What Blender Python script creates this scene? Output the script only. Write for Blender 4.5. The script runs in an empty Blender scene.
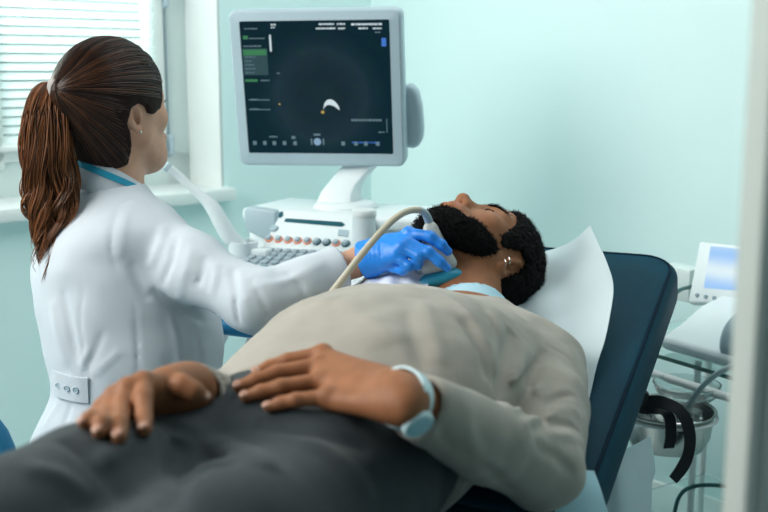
import bpy, bmesh, math, random
import numpy as np
from mathutils import Vector, Matrix

random.seed(7); RNG = np.random.default_rng(7)
scn = bpy.context.scene
COL = scn.collection

# ------------------------------------------------------------------ camera, world, lights, exposure
CAM_H, PITCH, FPX = 1.30, math.radians(10.1), 1067.0
cam_d = bpy.data.cameras.new('camera'); cam = bpy.data.objects.new('camera', cam_d); COL.objects.link(cam)
cam.location = (0, 0, CAM_H); cam.rotation_euler = (math.pi/2 - PITCH, 0, 0)
cam_d.sensor_width = 36.0; cam_d.lens = 36.0*FPX/768.0
cam_d.clip_start = 0.02
cam_d.dof.use_dof = True; cam_d.dof.focus_distance = 2.0; cam_d.dof.aperture_fstop = 3.6
scn.camera = cam
vs = scn.view_settings
scn.display_settings.display_device = 'sRGB'
vs.view_transform = 'Standard'; vs.look = 'None'; vs.exposure = 0.0; vs.gamma = 1.0; vs.use_curve_mapping = False

world = bpy.data.worlds.new('daylight'); scn.world = world; world.use_nodes = True
wb = world.node_tree.nodes['Background']
wb.inputs[0].default_value = (0.52, 0.84, 0.92, 1); wb.inputs[1].default_value = 0.19

def area(name, loc, target, sx, sy, power, col):
    l = bpy.data.lights.new(name, 'AREA'); l.shape = 'RECTANGLE'; l.size = sx; l.size_y = sy
    l.energy = power; l.color = col
    o = bpy.data.objects.new(name, l); COL.objects.link(o); o.location = loc
    o.rotation_euler = (Vector(target)-Vector(loc)).to_track_quat('-Z', 'Y').to_euler()
    return o
area('added_side_key', (-2.15, 1.55, 2.25), (0.1, 1.8, 0.8), 2.9, 1.5, 128, (1.0, 0.985, 0.94))  # added soft key from out of view at left; no window stands there
area('added_overhead_fill', (0.55, 2.45, 2.75), (0.45, 2.5, 0.0), 1.8, 1.8, 24, (1.0, 1.0, 0.97))  # added unseen fill that evens out the right wall; no fixture is built
area('window_daylight', (-1.75, 4.0, 2.1), (-0.6, 2.9, 1.2), 1.3, 1.2, 130, (0.93, 1.0, 1.0))

# ------------------------------------------------------------------ placing helpers
CF = np.array([0, math.cos(PITCH), -math.sin(PITCH)]); CU = np.array([0, math.sin(PITCH), math.cos(PITCH)])
CR = np.array([1.0, 0, 0]); CC = np.array([0, 0, CAM_H])
def W(px, py, d): return CC + d*(CF + (px-384)/FPX*CR + (256-py)/FPX*CU)
def WZ(px, py, z):
    r = CF + (px-384)/FPX*CR + (256-py)/FPX*CU
    return CC + r*((z-CAM_H)/r[2])
def V3(*a): return np.array(a, float)
def nrm(v): v = np.asarray(v, float); return v/np.linalg.norm(v)

# ------------------------------------------------------------------ materials
def mat(name, col, rough=0.5, metal=0.0, spec=0.5, var=0.0, vscale=20, bump=0.0, bscale=200, sss=0.0, sheen=0.0, trans=0.0,
        coat=0.0, emit=None, estr=0.0, alpha=1.0, ior=1.45, col2=None, attr=None, stretch=None, transl=0.0):
    m = bpy.data.materials.new(name); m.use_nodes = True
    nt = m.node_tree; N, L = nt.nodes, nt.links; b = N['Principled BSDF']
    def rgb(c): return (c[0], c[1], c[2], 1)
    b.inputs['Base Color'].default_value = rgb(col); b.inputs['Roughness'].default_value = rough
    b.inputs['Metallic'].default_value = metal; b.inputs['Specular IOR Level'].default_value = spec
    b.inputs['IOR'].default_value = ior
    tc = N.new('ShaderNodeTexCoord'); src = tc.outputs['Object']
    if stretch:
        mp = N.new('ShaderNodeMapping'); mp.inputs['Scale'].default_value = stretch; L.new(src, mp.inputs[0]); src = mp.outputs[0]
    if var > 0 or col2:
        no = N.new('ShaderNodeTexNoise'); no.inputs['Scale'].default_value = vscale; no.inputs['Detail'].default_value = 4
        L.new(src, no.inputs['Vector'])
        cr = N.new('ShaderNodeValToRGB')
        c2 = col2 or tuple(min(1, c*(1+var)) for c in col); c1 = col if col2 else tuple(c*(1-var) for c in col)
        cr.color_ramp.elements[0].position = .3; cr.color_ramp.elements[1].position = .7
        cr.color_ramp.elements[0].color = rgb(c1); cr.color_ramp.elements[1].color = rgb(c2)
        L.new(no.outputs['Fac'], cr.inputs[0]); out = cr.outputs[0]
    else: out = None
    if attr:
        at = N.new('ShaderNodeAttribute'); at.attribute_name = attr[0]
        mx = N.new('ShaderNodeMix'); mx.data_type = 'RGBA'
        L.new(at.outputs['Fac'], mx.inputs['Factor'])
        if out is not None: L.new(out, mx.inputs[6])
        else: mx.inputs[6].default_value = rgb(col)
        mx.inputs[7].default_value = rgb(attr[1]); out = mx.outputs[2]
    if out is not None: L.new(out, b.inputs['Base Color'])
    if bump > 0:
        n2 = N.new('ShaderNodeTexNoise'); n2.inputs['Scale'].default_value = bscale; n2.inputs['Detail'].default_value = 3
        L.new(src, n2.inputs['Vector'])
        bp = N.new('ShaderNodeBump'); bp.inputs['Strength'].default_value = bump; bp.inputs['Distance'].default_value = .002
        L.new(n2.outputs['Fac'], bp.inputs['Height']); L.new(bp.outputs[0], b.inputs['Normal'])
    if sss > 0:
        b.inputs['Subsurface Weight'].default_value = sss; b.inputs['Subsurface Radius'].default_value = (.012, .005, .003)
        b.inputs['Subsurface Scale'].default_value = .5
    if sheen > 0: b.inputs['Sheen Weight'].default_value = sheen; b.inputs['Sheen Roughness'].default_value = .4
    if coat > 0: b.inputs['Coat Weight'].default_value = coat
    if trans > 0: b.inputs['Transmission Weight'].default_value = trans
    if emit: b.inputs['Emission Color'].default_value = rgb(emit); b.inputs['Emission Strength'].default_value = estr
    if transl > 0:
        tb = N.new('ShaderNodeBsdfTranslucent'); tb.inputs[0].default_value = rgb(col)
        ms = N.new('ShaderNodeMixShader'); ms.inputs[0].default_value = transl
        L.new(b.outputs[0], ms.inputs[1]); L.new(tb.outputs[0], ms.inputs[2])
        L.new(ms.outputs[0], N['Material Output'].inputs['Surface'])
    return m

M = {}
M['wall'] = mat('mint_wall_paint', (.69, .885, .88), .75, var=.012, vscale=3, bump=.04, bscale=150)
m = bpy.data.materials.new('window_pane'); m.use_nodes = True; N = m.node_tree.nodes; L = m.node_tree.links; N.remove(N['Principled BSDF'])
t_ = N.new('ShaderNodeBsdfTransparent'); t_.inputs[0].default_value = (.96, 1, .99, 1); g_ = N.new('ShaderNodeBsdfGlossy'); g_.inputs['Roughness'].default_value = .02
f_ = N.new('ShaderNodeFresnel'); x_ = N.new('ShaderNodeMixShader'); L.new(f_.outputs[0], x_.inputs[0]); L.new(t_.outputs[0], x_.inputs[1]); L.new(g_.outputs[0], x_.inputs[2]); L.new(x_.outputs[0], N['Material Output'].inputs['Surface'])
M['pane'] = m
M['floor'] = mat('floor_vinyl', (.42, .55, .55), .4, var=.05, vscale=12)
M['white_paint'] = mat('white_gloss_paint', (.82, .87, .86), .35, var=.01)
M['frame_paint'] = mat('window_frame_paint', (.68, .78, .77), .4, var=.01)
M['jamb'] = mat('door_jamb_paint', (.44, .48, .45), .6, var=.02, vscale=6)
M['jamb_shaded'] = mat('shaded_jamb_face', (.22, .28, .28), .6, var=.02, vscale=6)  # side face of the jamb, its shade put into a darker colour
M['slat'] = mat('blind_slat', (.88, .93, .92), .45, transl=.45)
M['plastic_white'] = mat('white_plastic', (.78, .85, .87), .35, var=.01)
M['plastic_grey'] = mat('pale_blue_grey_plastic', (.40, .51, .57), .4, var=.015)
M['plastic_mid'] = mat('grey_plastic', (.26, .36, .41), .4, var=.02)
M['key'] = mat('keycap_grey', (.36, .45, .50), .5)
M['key_bed'] = mat('keyboard_bed', (.50, .58, .63), .5)
M['teal_dark'] = mat('dark_teal_plastic', (.01, .09, .12), .4)
M['orange'] = mat('orange_ring', (.85, .30, .18), .4)
M['blue_rail'] = mat('blue_rail_plastic', (.02, .24, .48), .35)
M['black'] = mat('black_plastic', (.008, .009, .012), .45)
M['rubber'] = mat('black_rubber', (.012, .013, .015), .7)
M['steel'] = mat('brushed_steel', (.62, .62, .60), .22, metal=1.0, var=.05, vscale=8)
M['chrome'] = mat('chrome', (.7, .72, .72), .12, metal=1.0)
M['leather'] = mat('navy_teal_vinyl', (.001, .042, .072), .55, spec=.10, var=.06, vscale=40, bump=.12, bscale=350)
M['piping'] = mat('navy_piping', (.001, .016, .034), .7, spec=.1)
M['paper'] = mat('white_couch_paper', (.66, .77, .80), .75, bump=.2, bscale=60, transl=.12)
M['paper_blue'] = mat('pale_blue_couch_paper', (.50, .76, .84), .75, bump=.2, bscale=60)
M['glass'] = mat('clear_glass', (.85, .97, .95), .02, trans=1.0, ior=1.45)
M['glass_edge'] = mat('green_glass_edge', (.01, .09, .08), .15)
M['clear'] = mat('clear_plastic', (.9, .97, .97), .08, trans=.92, ior=1.3)
M['cable'] = mat('beige_cable', (.50, .46, .36), .45)
M['cable_green'] = mat('dark_green_cable', (.01, .10, .10), .4)
M['towel'] = mat('white_paper_towel', (.80, .84, .90), .85, bump=.25, bscale=150)
M['blue_chair'] = mat('blue_chair_fabric', (.02, .22, .42), .7, bump=.2, bscale=400)
M['strap'] = mat('black_webbing', (.006, .006, .009), .7, bump=.3, bscale=500)

# ------------------------------------------------------------------ objects and tags
def loc_of(p): return np.array(p.matrix_world.translation if p.parent is None else p['_w']) if p is not None else np.zeros(3)
WLOC = {}
def tag(o, label=None, cat=None, group=None, kind=None):
    if label: o['label'] = label
    if cat: o['category'] = cat
    if group: o['group'] = group
    if kind: o['kind'] = kind
    return o
def thing(name, label, cat, loc, group=None):
    o = bpy.data.objects.new(name, None); COL.objects.link(o); o.location = [float(v) for v in loc]
    o.empty_display_size = .05
    WLOC[o.name] = np.array(loc, float)
    return tag(o, label, cat, group)
def link_mesh(name, me, m, parent=None, loc=None):
    """verts are given in world space; shift them to the owner's origin"""
    o = bpy.data.objects.new(name, me)
    COL.objects.link(o)
    if parent is not None:
        L0 = WLOC[parent.name]; o.parent = parent
    else:
        L0 = np.zeros(3) if loc is None else np.array(loc, float)
        o.location = [float(v) for v in L0]
    WLOC[o.name] = L0
    n = len(me.vertices); co = np.empty(n*3, np.float32); me.vertices.foreach_get('co', co)
    co = co.reshape(-1, 3) - L0.astype(np.float32); me.vertices.foreach_set('co', co.ravel())
    if m is not None:
        for mm in (m if isinstance(m, (list, tuple)) else [m]): me.materials.append(mm)
    me.update()
    return o
def np_mesh(name, v, f, smooth=True):
    """v (n,3), f (m,4) or (m,3) arrays"""
    me = bpy.data.meshes.new(name); v = np.asarray(v, np.float32); f = np.asarray(f, np.int32)
    k = f.shape[1]
    me.vertices.add(len(v)); me.vertices.foreach_set('co', v.ravel())
    me.loops.add(f.size); me.loops.foreach_set('vertex_index', f.ravel())
    me.polygons.add(len(f)); me.polygons.foreach_set('loop_start', np.arange(0, f.size, k, dtype=np.int32))
    me.polygons.foreach_set('loop_total', np.full(len(f), k, np.int32))
    me.polygons.foreach_set('use_smooth', np.full(len(f), smooth, bool))
    me.update(calc_edges=True); me.validate()
    return me

class MB:
    """collects shapes (world space) into one mesh"""
    def __init__(s): s.v = []; s.f = []; s.n = 0; s.mi = []
    def add(s, verts, faces, mi=0):
        s.v.extend([tuple(map(float, p)) for p in verts]); s.f.extend([tuple(i+s.n for i in f) for f in faces]); s.n += len(verts)
        s.mi.extend([mi]*len(faces)); return s
    def from_bm(s, bm, mi=0):
        bm.verts.index_update(); s.add([v.co[:] for v in bm.verts], [[v.index for v in f.verts] for f in bm.faces], mi); bm.free(); return s
    def box(s, c, size, R=None, bev=.004, seg=2, mi=0):
        bm = bmesh.new(); bmesh.ops.create_cube(bm, size=1.0)
        for v in bm.verts: v.co = Vector((v.co.x*size[0], v.co.y*size[1], v.co.z*size[2]))
        if bev > 0: bmesh.ops.bevel(bm, geom=bm.edges[:], offset=min(bev, min(size)*.45), segments=seg, profile=.5, affect='EDGES')
        T = Matrix.Translation(Vector([float(x) for x in c]))
        if R is not None: T = T @ Matrix([[float(R[i][j]) for j in range(3)] for i in range(3)]).to_4x4()
        bm.transform(T); return s.from_bm(bm, mi)
    def slab(s, poly, depth, O, ux, uy, uz, bev=.004, seg=2, mi=0):
        """2D outline in (ux,uy) at O, extruded by depth along uz"""
        bm = bmesh.new()
        vs_ = [bm.verts.new(Vector([float(t) for t in (O+ux*p[0]+uy*p[1])])) for p in poly]
        f = bm.faces.new(vs_)
        r = bmesh.ops.extrude_face_region(bm, geom=[f])
        bmesh.ops.translate(bm, verts=[g for g in r['geom'] if isinstance(g, bmesh.types.BMVert)], vec=Vector([float(t) for t in uz*depth]))
        bmesh.ops.recalc_face_normals(bm, faces=bm.faces[:])
        if bev > 0: bmesh.ops.bevel(bm, geom=[e for e in bm.edges if e.calc_face_angle(0) > .35], offset=bev, segments=seg, profile=.5, affect='EDGES')
        return s.from_bm(bm, mi)
    def tube(s, path, r, n=10, mi=0, caps=True):
        path = [np.array(p, float) for p in path]; k = len(path)
        rr = r if hasattr(r, '__len__') else [r]*k
        ref = None; rings = []
        for i, p in enumerate(path):
            t = nrm(path[min(i+1, k-1)] - path[max(i-1, 0)])
            if ref is None: ref = np.cross(t, V3(0, 0, 1)) if abs(t[2]) < .9 else np.cross(t, V3(1, 0, 0))
            u = nrm(ref - t*(ref@t)); w = np.cross(t, u); ref = u
            rings.append([p + rr[i]*(math.cos(a)*u+math.sin(a)*w) for a in np.linspace(0, 2*math.pi, n, endpoint=False)])
        vv = [q for g in rings for q in g]; ff = []
        for i in range(k-1):
            for j in range(n): ff.append((i*n+j, i*n+(j+1) % n, (i+1)*n+(j+1) % n, (i+1)*n+j))
        if caps: ff.append(tuple(range(n))[::-1]); ff.append(tuple((k-1)*n+j for j in range(n)))
        return s.add(vv, ff, mi)
    def lathe(s, prof, O, ax=(0, 0, 1), n=32, mi=0, close=False):
        """prof: (radius, height) list"""
        ax = nrm(ax); u = nrm(np.cross(ax, V3(1, 0, 0) if abs(ax[0]) < .9 else V3(0, 1, 0))); w = np.cross(ax, u); O = np.array(O, float)
        vv = []; ff = []
        for (r, h) in prof:
            for a in np.linspace(0, 2*math.pi, n, endpoint=False): vv.append(O+ax*h+max(r, 1e-5)*(math.cos(a)*u+math.sin(a)*w))
        k = len(prof)
        for i in range(k-1):
            for j in range(n): ff.append((i*n+j, i*n+(j+1) % n, (i+1)*n+(j+1) % n, (i+1)*n+j))
        if close:
            for j in range(n): ff.append(((k-1)*n+j, (k-1)*n+(j+1) % n, (j+1) % n, j))
        return s.add(vv, ff, mi)
    def ribbon(s, path, wid, w, t, mi=0):
        """strip of width w along path, width direction(s) wid, thickness t"""
        path = [np.array(p, float) for p in path]; k = len(path); vv = []; ff = []
        for i, p in enumerate(path):
            tg = nrm(path[min(i+1, k-1)]-path[max(i-1, 0)]); wd = np.array(wid[i] if isinstance(wid, list) else wid, float)
            wd = nrm(wd - tg*(wd@tg)); nn = np.cross(tg, wd); ww = w[i] if hasattr(w, '__len__') else w
            for a, b in ((-1, -1), (1, -1), (1, 1), (-1, 1)): vv.append(p+wd*a*ww/2+nn*b*t/2)
        for i in range(k-1):
            for j in range(4): ff.append((i*4+j, i*4+(j+1) % 4, (i+1)*4+(j+1) % 4, (i+1)*4+j))
        ff.append((3, 2, 1, 0)); ff.append(tuple((k-1)*4+j for j in range(4)))
        return s.add(vv, ff, mi)
    def build(s, name, m, parent=None, loc=None, sharp=.6):
        me = bpy.data.meshes.new(name); me.from_pydata(s.v, [], s.f)
        me.polygons.foreach_set('use_smooth', np.ones(len(s.f), bool))
        if len(set(s.mi)) > 1: me.polygons.foreach_set('material_index', np.array(s.mi, np.int32))
        bm = bmesh.new(); bm.from_mesh(me); bmesh.ops.recalc_face_normals(bm, faces=bm.faces[:]); bm.to_mesh(me); bm.free()
        me.set_sharp_from_angle(angle=sharp)
        return link_mesh(name, me, m, parent, loc)
def struct(name, mb, m, parent=None):
    o = mb.build(name, m, parent)
    if parent is None: o['kind'] = 'structure'
    return o
def spline(pts, n=24):
    """smooth path (Catmull-Rom) through points"""
    P = [np.array(p, float) for p in pts]; P = [2*P[0]-P[1]]+P+[2*P[-1]-P[-2]]; out = []
    for i in range(1, len(P)-2):
        for t in np.linspace(0, 1, n, endpoint=False):
            a, b, c, d = P[i-1], P[i], P[i+1], P[i+2]
            out.append(.5*((2*b)+(c-a)*t+(2*a-5*b+4*c-d)*t*t+(3*b-a-3*c+d)*t**3))
    out.append(P[-2]); return out
def surface(grid, thick, nrm_hint=None):
    """solid sheet from an (n,m,3) grid of points, thickness along the grid normal"""
    G = np.array(grid, float); n, m = G.shape[:2]
    du = np.gradient(G, axis=0); dv = np.gradient(G, axis=1); N_ = np.cross(du, dv); N_ /= np.linalg.norm(N_, axis=2, keepdims=True)+1e-9
    top = (G+N_*thick/2).reshape(-1, 3); bot = (G-N_*thick/2).reshape(-1, 3); k = n*m; ff = []
    for i in range(n-1):
        for j in range(m-1):
            a, b, c, d = i*m+j, i*m+j+1, (i+1)*m+j+1, (i+1)*m+j
            ff.append((a, b, c, d)); ff.append((d+k, c+k, b+k, a+k))
    rim = [i*m for i in range(n)]+[(n-1)*m+j for j in range(1, m)]+[i*m+m-1 for i in range(n-2, -1, -1)]+[j for j in range(m-2, 0, -1)]
    for i in range(len(rim)): a, b = rim[i], rim[(i+1) % len(rim)]; ff.append((a, b, b+k, a+k))
    return MB().add(list(top)+list(bot), ff)

# ================================================================== THE ROOM
WD = V3(.743, .669, 0); WN = V3(.669, -.743, 0); Z = V3(0, 0, 1)     # window wall direction, its normal into the room
WC = V3(-.531, 3.485, 0)                                             # window's right reveal on the wall face
def wl(t, n, z): return WC + WD*t + WN*n + Z*z
RW = np.array([WD, WN, Z]).T
CORNER = WC + WD*.65
SILL_Z, WIN_W, WIN_TOP = .90, 1.35, 2.10
# window wall with its opening: four blocks
mb = MB()
def wallblock(t0, t1, z0, z1): mb.box(wl((t0+t1)/2, -.15, (z0+z1)/2), (t1-t0, .30, z1-z0), RW, bev=0)
wallblock(-3.2, .65+.3, 0, SILL_Z); wallblock(-3.2, .65+.3, WIN_TOP, 2.8); wallblock(0, .65+.3, SILL_Z, WIN_TOP); wallblock(-3.2, -WIN_W, SILL_Z, WIN_TOP)
struct('wall_left', mb, M['wall'])
# right wall: runs from the corner towards the viewer's right
RD = WN; RN = -WD
RR = np.array([RD, RN, Z]).T
mb = MB(); mb.box(CORNER+RD*1.7-RN*.1+Z*1.4, (3.4, .2, 2.8), RR, bev=0); struct('wall_right', mb, M['wall'])
mb = MB(); mb.box(CORNER+RD*1.7+RN*.006+Z*.05, (3.4, .012, .1), RR, bev=.003); struct('baseboard_right', mb, M['white_paint'])
mb = MB(); mb.box(wl(-1.2, .006, .05), (4.0, .012, .1), RW, bev=.003); struct('baseboard_left', mb, M['white_paint'])
mb = MB(); mb.box((0, 1.6, -.05), (6.5, 6.5, .1), bev=0); struct('floor', mb, M['floor'])
# window: outer frame, sash, mullion, glass, reveal boards and sill
win = thing('window_1', None, None, wl(-WIN_W/2, -.2, SILL_Z)); win['kind'] = 'structure'
mb = MB()
mb.box(wl(-.045, -.215, (SILL_Z+WIN_TOP)/2), (.09, .05, WIN_TOP-SILL_Z), RW, .004)
mb.box(wl(-WIN_W+.045, -.215, (SILL_Z+WIN_TOP)/2), (.09, .05, WIN_TOP-SILL_Z), RW, .004)
mb.box(wl(-WIN_W/2, -.215, SILL_Z+.06), (WIN_W, .05, .12), RW, .004); mb.box(wl(-WIN_W/2, -.215, WIN_TOP-.045), (WIN_W, .05, .09), RW, .004)
mb.build('window_frame', M['frame_paint'], win)
mb = MB()
for t in (-.12, -WIN_W/2, -WIN_W+.12): mb.box(wl(t, -.205, (SILL_Z+WIN_TOP)/2), (.06, .05, WIN_TOP-SILL_Z-.19), RW, .006)
mb.box(wl(-WIN_W/2, -.205, SILL_Z+.145), (WIN_W-.18, .05, .06), RW, .006); mb.box(wl(-WIN_W/2, -.205, WIN_TOP-.12), (WIN_W-.18, .05, .06), RW, .006)
mb.build('window_sash', M['white_paint'], win)
mb = MB(); mb.box(wl(-WIN_W/2, -.215, (SILL_Z+WIN_TOP)/2), (WIN_W-.2, .006, WIN_TOP-SILL_Z-.25), RW, 0); mb.build('window_glass', M['pane'], win)
mb = MB()
for z in (SILL_Z+.14, SILL_Z+.62): mb.box(wl(-.082, -.182, z), (.016, .02, .07), RW, .005); mb.tube([wl(-.082, -.168, z-.028), wl(-.082, -.168, z+.028)], .007)
mb.build('hinge', M['plastic_grey'], win)
mb = MB(); mb.tube([wl(-.084, -.186, SILL_Z+.1), wl(-.084, -.186, WIN_TOP-.08)], .004); mb.build('gasket', M['plastic_mid'], win)
mb = MB()
mb.box(wl(.002, -.10, (SILL_Z+WIN_TOP)/2), (.012, .20, WIN_TOP-SILL_Z), RW, .002); mb.box(wl(-WIN_W, -.10, (SILL_Z+WIN_TOP)/2), (.012, .20, WIN_TOP-SILL_Z), RW, .002)
struct('trim_1', mb, M['white_paint'])
mb = MB(); mb.box(wl(-WIN_W/2, -.085, SILL_Z-.012), (WIN_W+.05, .27, .04), RW, .006); struct('trim_2', mb, M['white_paint'])
# venetian blind hanging on the sash
bl = thing('venetian_blind', 'white horizontal slat blind covering the window pane', 'blind', wl(-.68, -.165, 1.05))
mb = MB(); z = 1.085; tilt = math.radians(57)
RS = RW @ np.array([[1, 0, 0], [0, math.cos(tilt), -math.sin(tilt)], [0, math.sin(tilt), math.cos(tilt)]])
while z < 2.0:
    mb.box(wl(-.685, -.163, z), (1.10, .025, .0012), RS, 0); z += .0265
mb.build('slats', M['slat'], bl)
mb = MB(); mb.box(wl(-.685, -.163, 1.058), (1.10, .026, .016), RW, .004); mb.build('bottom_rail', M['white_paint'], bl)
mb = MB(); mb.box(wl(-.685, -.163, 2.03), (1.10, .03, .03), RW, .004); mb.build('head_rail', M['white_paint'], bl)
mb = MB()
for t in (-.30, -.70, -1.10): mb.tube([wl(t, -.149, 1.05), wl(t, -.149, 2.03)], .0012, 6)
mb.build('ladder_cord', M['white_paint'], bl)
# door jamb the photographer stands beside
mb = MB()
a = W(748, 256, .80); R_ = np.eye(3)
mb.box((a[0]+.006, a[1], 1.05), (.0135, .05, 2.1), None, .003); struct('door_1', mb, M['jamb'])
mb = MB(); mb.box((a[0]+.093, a[1]-.004, 1.05), (.16, .05, 2.1), None, .002); struct('trim_3', mb, M['jamb_shaded'])

# ================================================================== EXAMINATION COUCH  (a = towards the head, b = patient's left)
A = nrm(V3(.425, .905, 0)); B = V3(A[1], -A[0], 0)
P0 = V3(-.12, 1.27, 0)
def cp(s, l, z): return P0 + A*s + B*l + Z*z
HINGE_S, SEAT_Z = .35, .66
TH = math.radians(18)
BA = A*math.cos(TH)+Z*math.sin(TH); BN = -A*math.sin(TH)+Z*math.cos(TH)      # backrest length and face normal
BO = cp(HINGE_S, 0, SEAT_Z)
def bp(u, l, h): return BO + BA*u + B*l + BN*h
def rrect(w, h, r, n=6, taper=0):
    out = []
    for cx, cy, a0 in ((w/2-r-taper, h-r, 0), (-w/2+r+taper, h-r, 90), (-w/2+r, r, 180), (w/2-r, r, 270)):
        for k in range(n+1): a = math.radians(a0+90*k/n); out.append((cx+r*math.cos(a), cy+r*math.sin(a)))
    return out
couch = thing('examination_couch', 'dark teal padded examination couch with raised backrest under the lying patient', 'couch', cp(-.2, 0, 0))
mb = MB(); mb.slab(rrect(.595, .825, .075, taper=.012), -.085, BO, B, BA, BN, bev=.022, seg=4); back = mb.build('backrest', M['leather'], couch)
mb = MB()
e = rrect(.567, .797, .065, taper=.012); path = [BO+B*x+BA*(y+.014)+BN*(-.010) for x, y in e]+[BO+B*e[0][0]+BA*(e[0][1]+.014)+BN*(-.010)]
mb.tube([p+BN*.008 for p in path], .0035, 6); mb.build('piping', M['piping'], back)
mb = MB(); mb.slab(rrect(.60, 1.42, .06), -.085, cp(HINGE_S-1.45, 0, SEAT_Z), B, A, Z, bev=.022, seg=4); mb.build('seat', M['leather'], couch)
mb = MB()
RC = np.array([B, A, Z]).T
mb.box(cp(-.42, 0, SEAT_Z-.115), (.5, 1.3, .05), RC, .008); mb.box(cp(-.4, 0, .08), (.52, .95, .08), RC, .02)
mb.build('base_frame', M['plastic_white'], couch)
for ss in (-.12, .12):
    mb = MB(); mb.box(cp(-.4+ss*1.6, 0, .34), (.30, .16, .46), RC, .02); mb.build('lift_column', M['plastic_grey'], couch)
mb = MB(); mb.tube([bp(.1, 0, -.10), cp(-.05, 0, SEAT_Z-.14)], .015); mb.build('backrest_strut', M['steel'], couch)
# paper on the backrest: rows of points found on the plane of the backrest, each with its lift off the leather
def on_back(px, py, lift):
    r = CF + (px-384)/FPX*CR + (256-py)/FPX*CU; O = BO+BN*lift
    return CC + r*(((O-CC)@BN)/(r@BN))
def grid_from(rows, nu=10, nv=10):
    R1 = [spline(r, nv) for r in rows]; cols = list(zip(*R1)); C1 = [spline(c, nu) for c in cols]
    return np.array(list(zip(*C1)))
rows = [[on_back(515, 262, .02), on_back(545, 251, .03), on_back(572, 240, .07), on_back(590, 224, .13)],
        [on_back(505, 300, .05), on_back(540, 296, .045), on_back(580, 278, .06), on_back(607, 262, .10)],
        [on_back(510, 345, .006), on_back(545, 332, .02), on_back(582, 312, .035), on_back(613.5, 292, .07)],
        [on_back(515, 395, .004), on_back(545, 380, .006), on_back(575, 355, .012), on_back(605, 338, .04)],
        [on_back(520, 440, .004), on_back(545, 430, .004), on_back(570, 405, .006), on_back(592, 385, .015)],
        [on_back(510, 500, .003), on_back(535, 490, .003), on_back(560, 470, .003), on_back(578, 450, .006)]]
g = grid_from(rows)
g = g + BN*(.0035*np.sin(g[:, :, 0:1]*70+g[:, :, 1:2]*25))
o = surface(g, .0015).build('couch_paper', M['paper'], loc=on_back(560, 400, 0))
tag(o, "white paper sheet spread over the backrest, its corner standing up beside the patient's head", 'paper sheet')
# pale paper hanging over the side of the couch below the backrest
def rowd(pts): return [W(*p) for p in pts]
g = grid_from([rowd([(560, 472, 1.57), (578, 470, 1.58), (594, 471, 1.60)]), rowd([(556, 500, 1.55), (582, 498, 1.56), (604, 500, 1.575)]),
               rowd([(552, 560, 1.53), (586, 560, 1.54), (622, 562, 1.555)]), rowd([(550, 640, 1.52), (590, 640, 1.53), (640, 640, 1.545)])])
o = surface(g, .0015).build('paper_strip', M['paper_blue'], loc=g[-1, 10])
tag(o, 'pale blue paper strip hanging over the side edge of the couch', 'paper sheet')
# white drape behind the couch
g = grid_from([rowd([(585, 440, 2.02), (612, 452, 2.0), (632, 446, 2.04), (650, 436, 2.1)]), rowd([(588, 490, 2.0), (618, 490, 1.97), (640, 484, 2.03), (655, 470, 2.09)]),
               rowd([(590, 560, 2.0), (622, 556, 1.97), (646, 548, 2.03), (651, 500, 2.09)]), rowd([(592, 700, 2.0), (622, 700, 1.97), (640, 700, 2.03), (650, 690, 2.09)])])
o = surface(g, .002).build('folded_drape', M['paper'], loc=g[-1, 10])
tag(o, 'white folded cloth hanging behind the couch beside the trolley', 'drape')

# ================================================================== ULTRASOUND MACHINE  (B = its width to the right, A = away from its operator)
MO = W(330, 256, 2.65); MO = V3(MO[0], MO[1], 0)
def mp(x, y, z): return MO + B*x + A*y + Z*z
RM = np.array([B, A, Z]).T
us = thing('ultrasound_machine', 'white ultrasound machine with tilted screen, keyboard console and blue front rail', 'ultrasound machine', MO)
# helper: where the ray through a photo pixel meets a vertical/tilted plane of the machine
def on_plane(px, py, O, N_):
    r = CF + (px-384)/FPX*CR + (256-py)/FPX*CU
    return CC + r*(((O-CC)@N_)/(r@N_))
# --- monitor
c = W(318, 88, 2.72)
tl, tr, bl_, br = W(227.5, 11, 2.672), W(402, 7, 2.595), W(239, 165, 2.80), W(405, 168, 2.725)
MX = nrm((tr-tl)+(br-bl_)); MYv = (tl-bl_)+(tr-br); MYv = nrm(MYv-MX*(MYv@MX)); MNv = np.cross(MX, MYv)   # normal towards the viewer
mc = (tl+tr+bl_+br)/4; mw = (np.linalg.norm(tr-tl)+np.linalg.norm(br-bl_))/2; mh = (np.linalg.norm(tl-bl_)+np.linalg.norm(tr-br))/2
def mon(u, v, h=0): return mc + MX*u*mw/2 + MYv*v*mh/2 + MNv*h
def rr2(w, h, r, n=6): return [(x, y-h/2) for x, y in rrect(w, h, r, n)]
mb = MB(); mb.slab(rr2(mw, mh, .022), -.05, mon(0, 0, 0), MX, MYv, MNv, bev=.009, seg=3)
mb.slab(rr2(mw*.8, mh*.8, .03), -.035, mon(0, 0, -.045), MX, MYv, MNv, bev=.014, seg=3)
monitor = mb.build('monitor', M['plastic_grey'], us)
# bezel ring standing proud of the screen
sw, sh = mw*.865, mh*.845
sc0 = mon(0.0, .02, .0)
outer = rr2(mw-.014, mh-.014, .018); inner = rr2(sw, sh, .004)
mb = MB(); n = len(outer)
vv = [mon(0, 0)+MX*x+MYv*y+MNv*.0008 for x, y in outer]+[sc0+MX*x+MYv*y+MNv*.005 for x, y in inner]+[sc0+MX*x+MYv*y+MNv*.0008 for x, y in inner]
ff = [(i, (i+1) % n, n+(i+1) % n, n+i) for i in range(n)]+[(n+i, n+(i+1) % n, 2*n+(i+1) % n, 2*n+i) for i in range(n)]
mb.add(vv, ff); mb.build('bezel', M['plastic_grey'], monitor)
def scp(u, v, h=.0): return sc0 + MX*u*sw/2 + MYv*v*sh/2 + MNv*(h+.001)          # u, v in -1..1 on the glass
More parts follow.
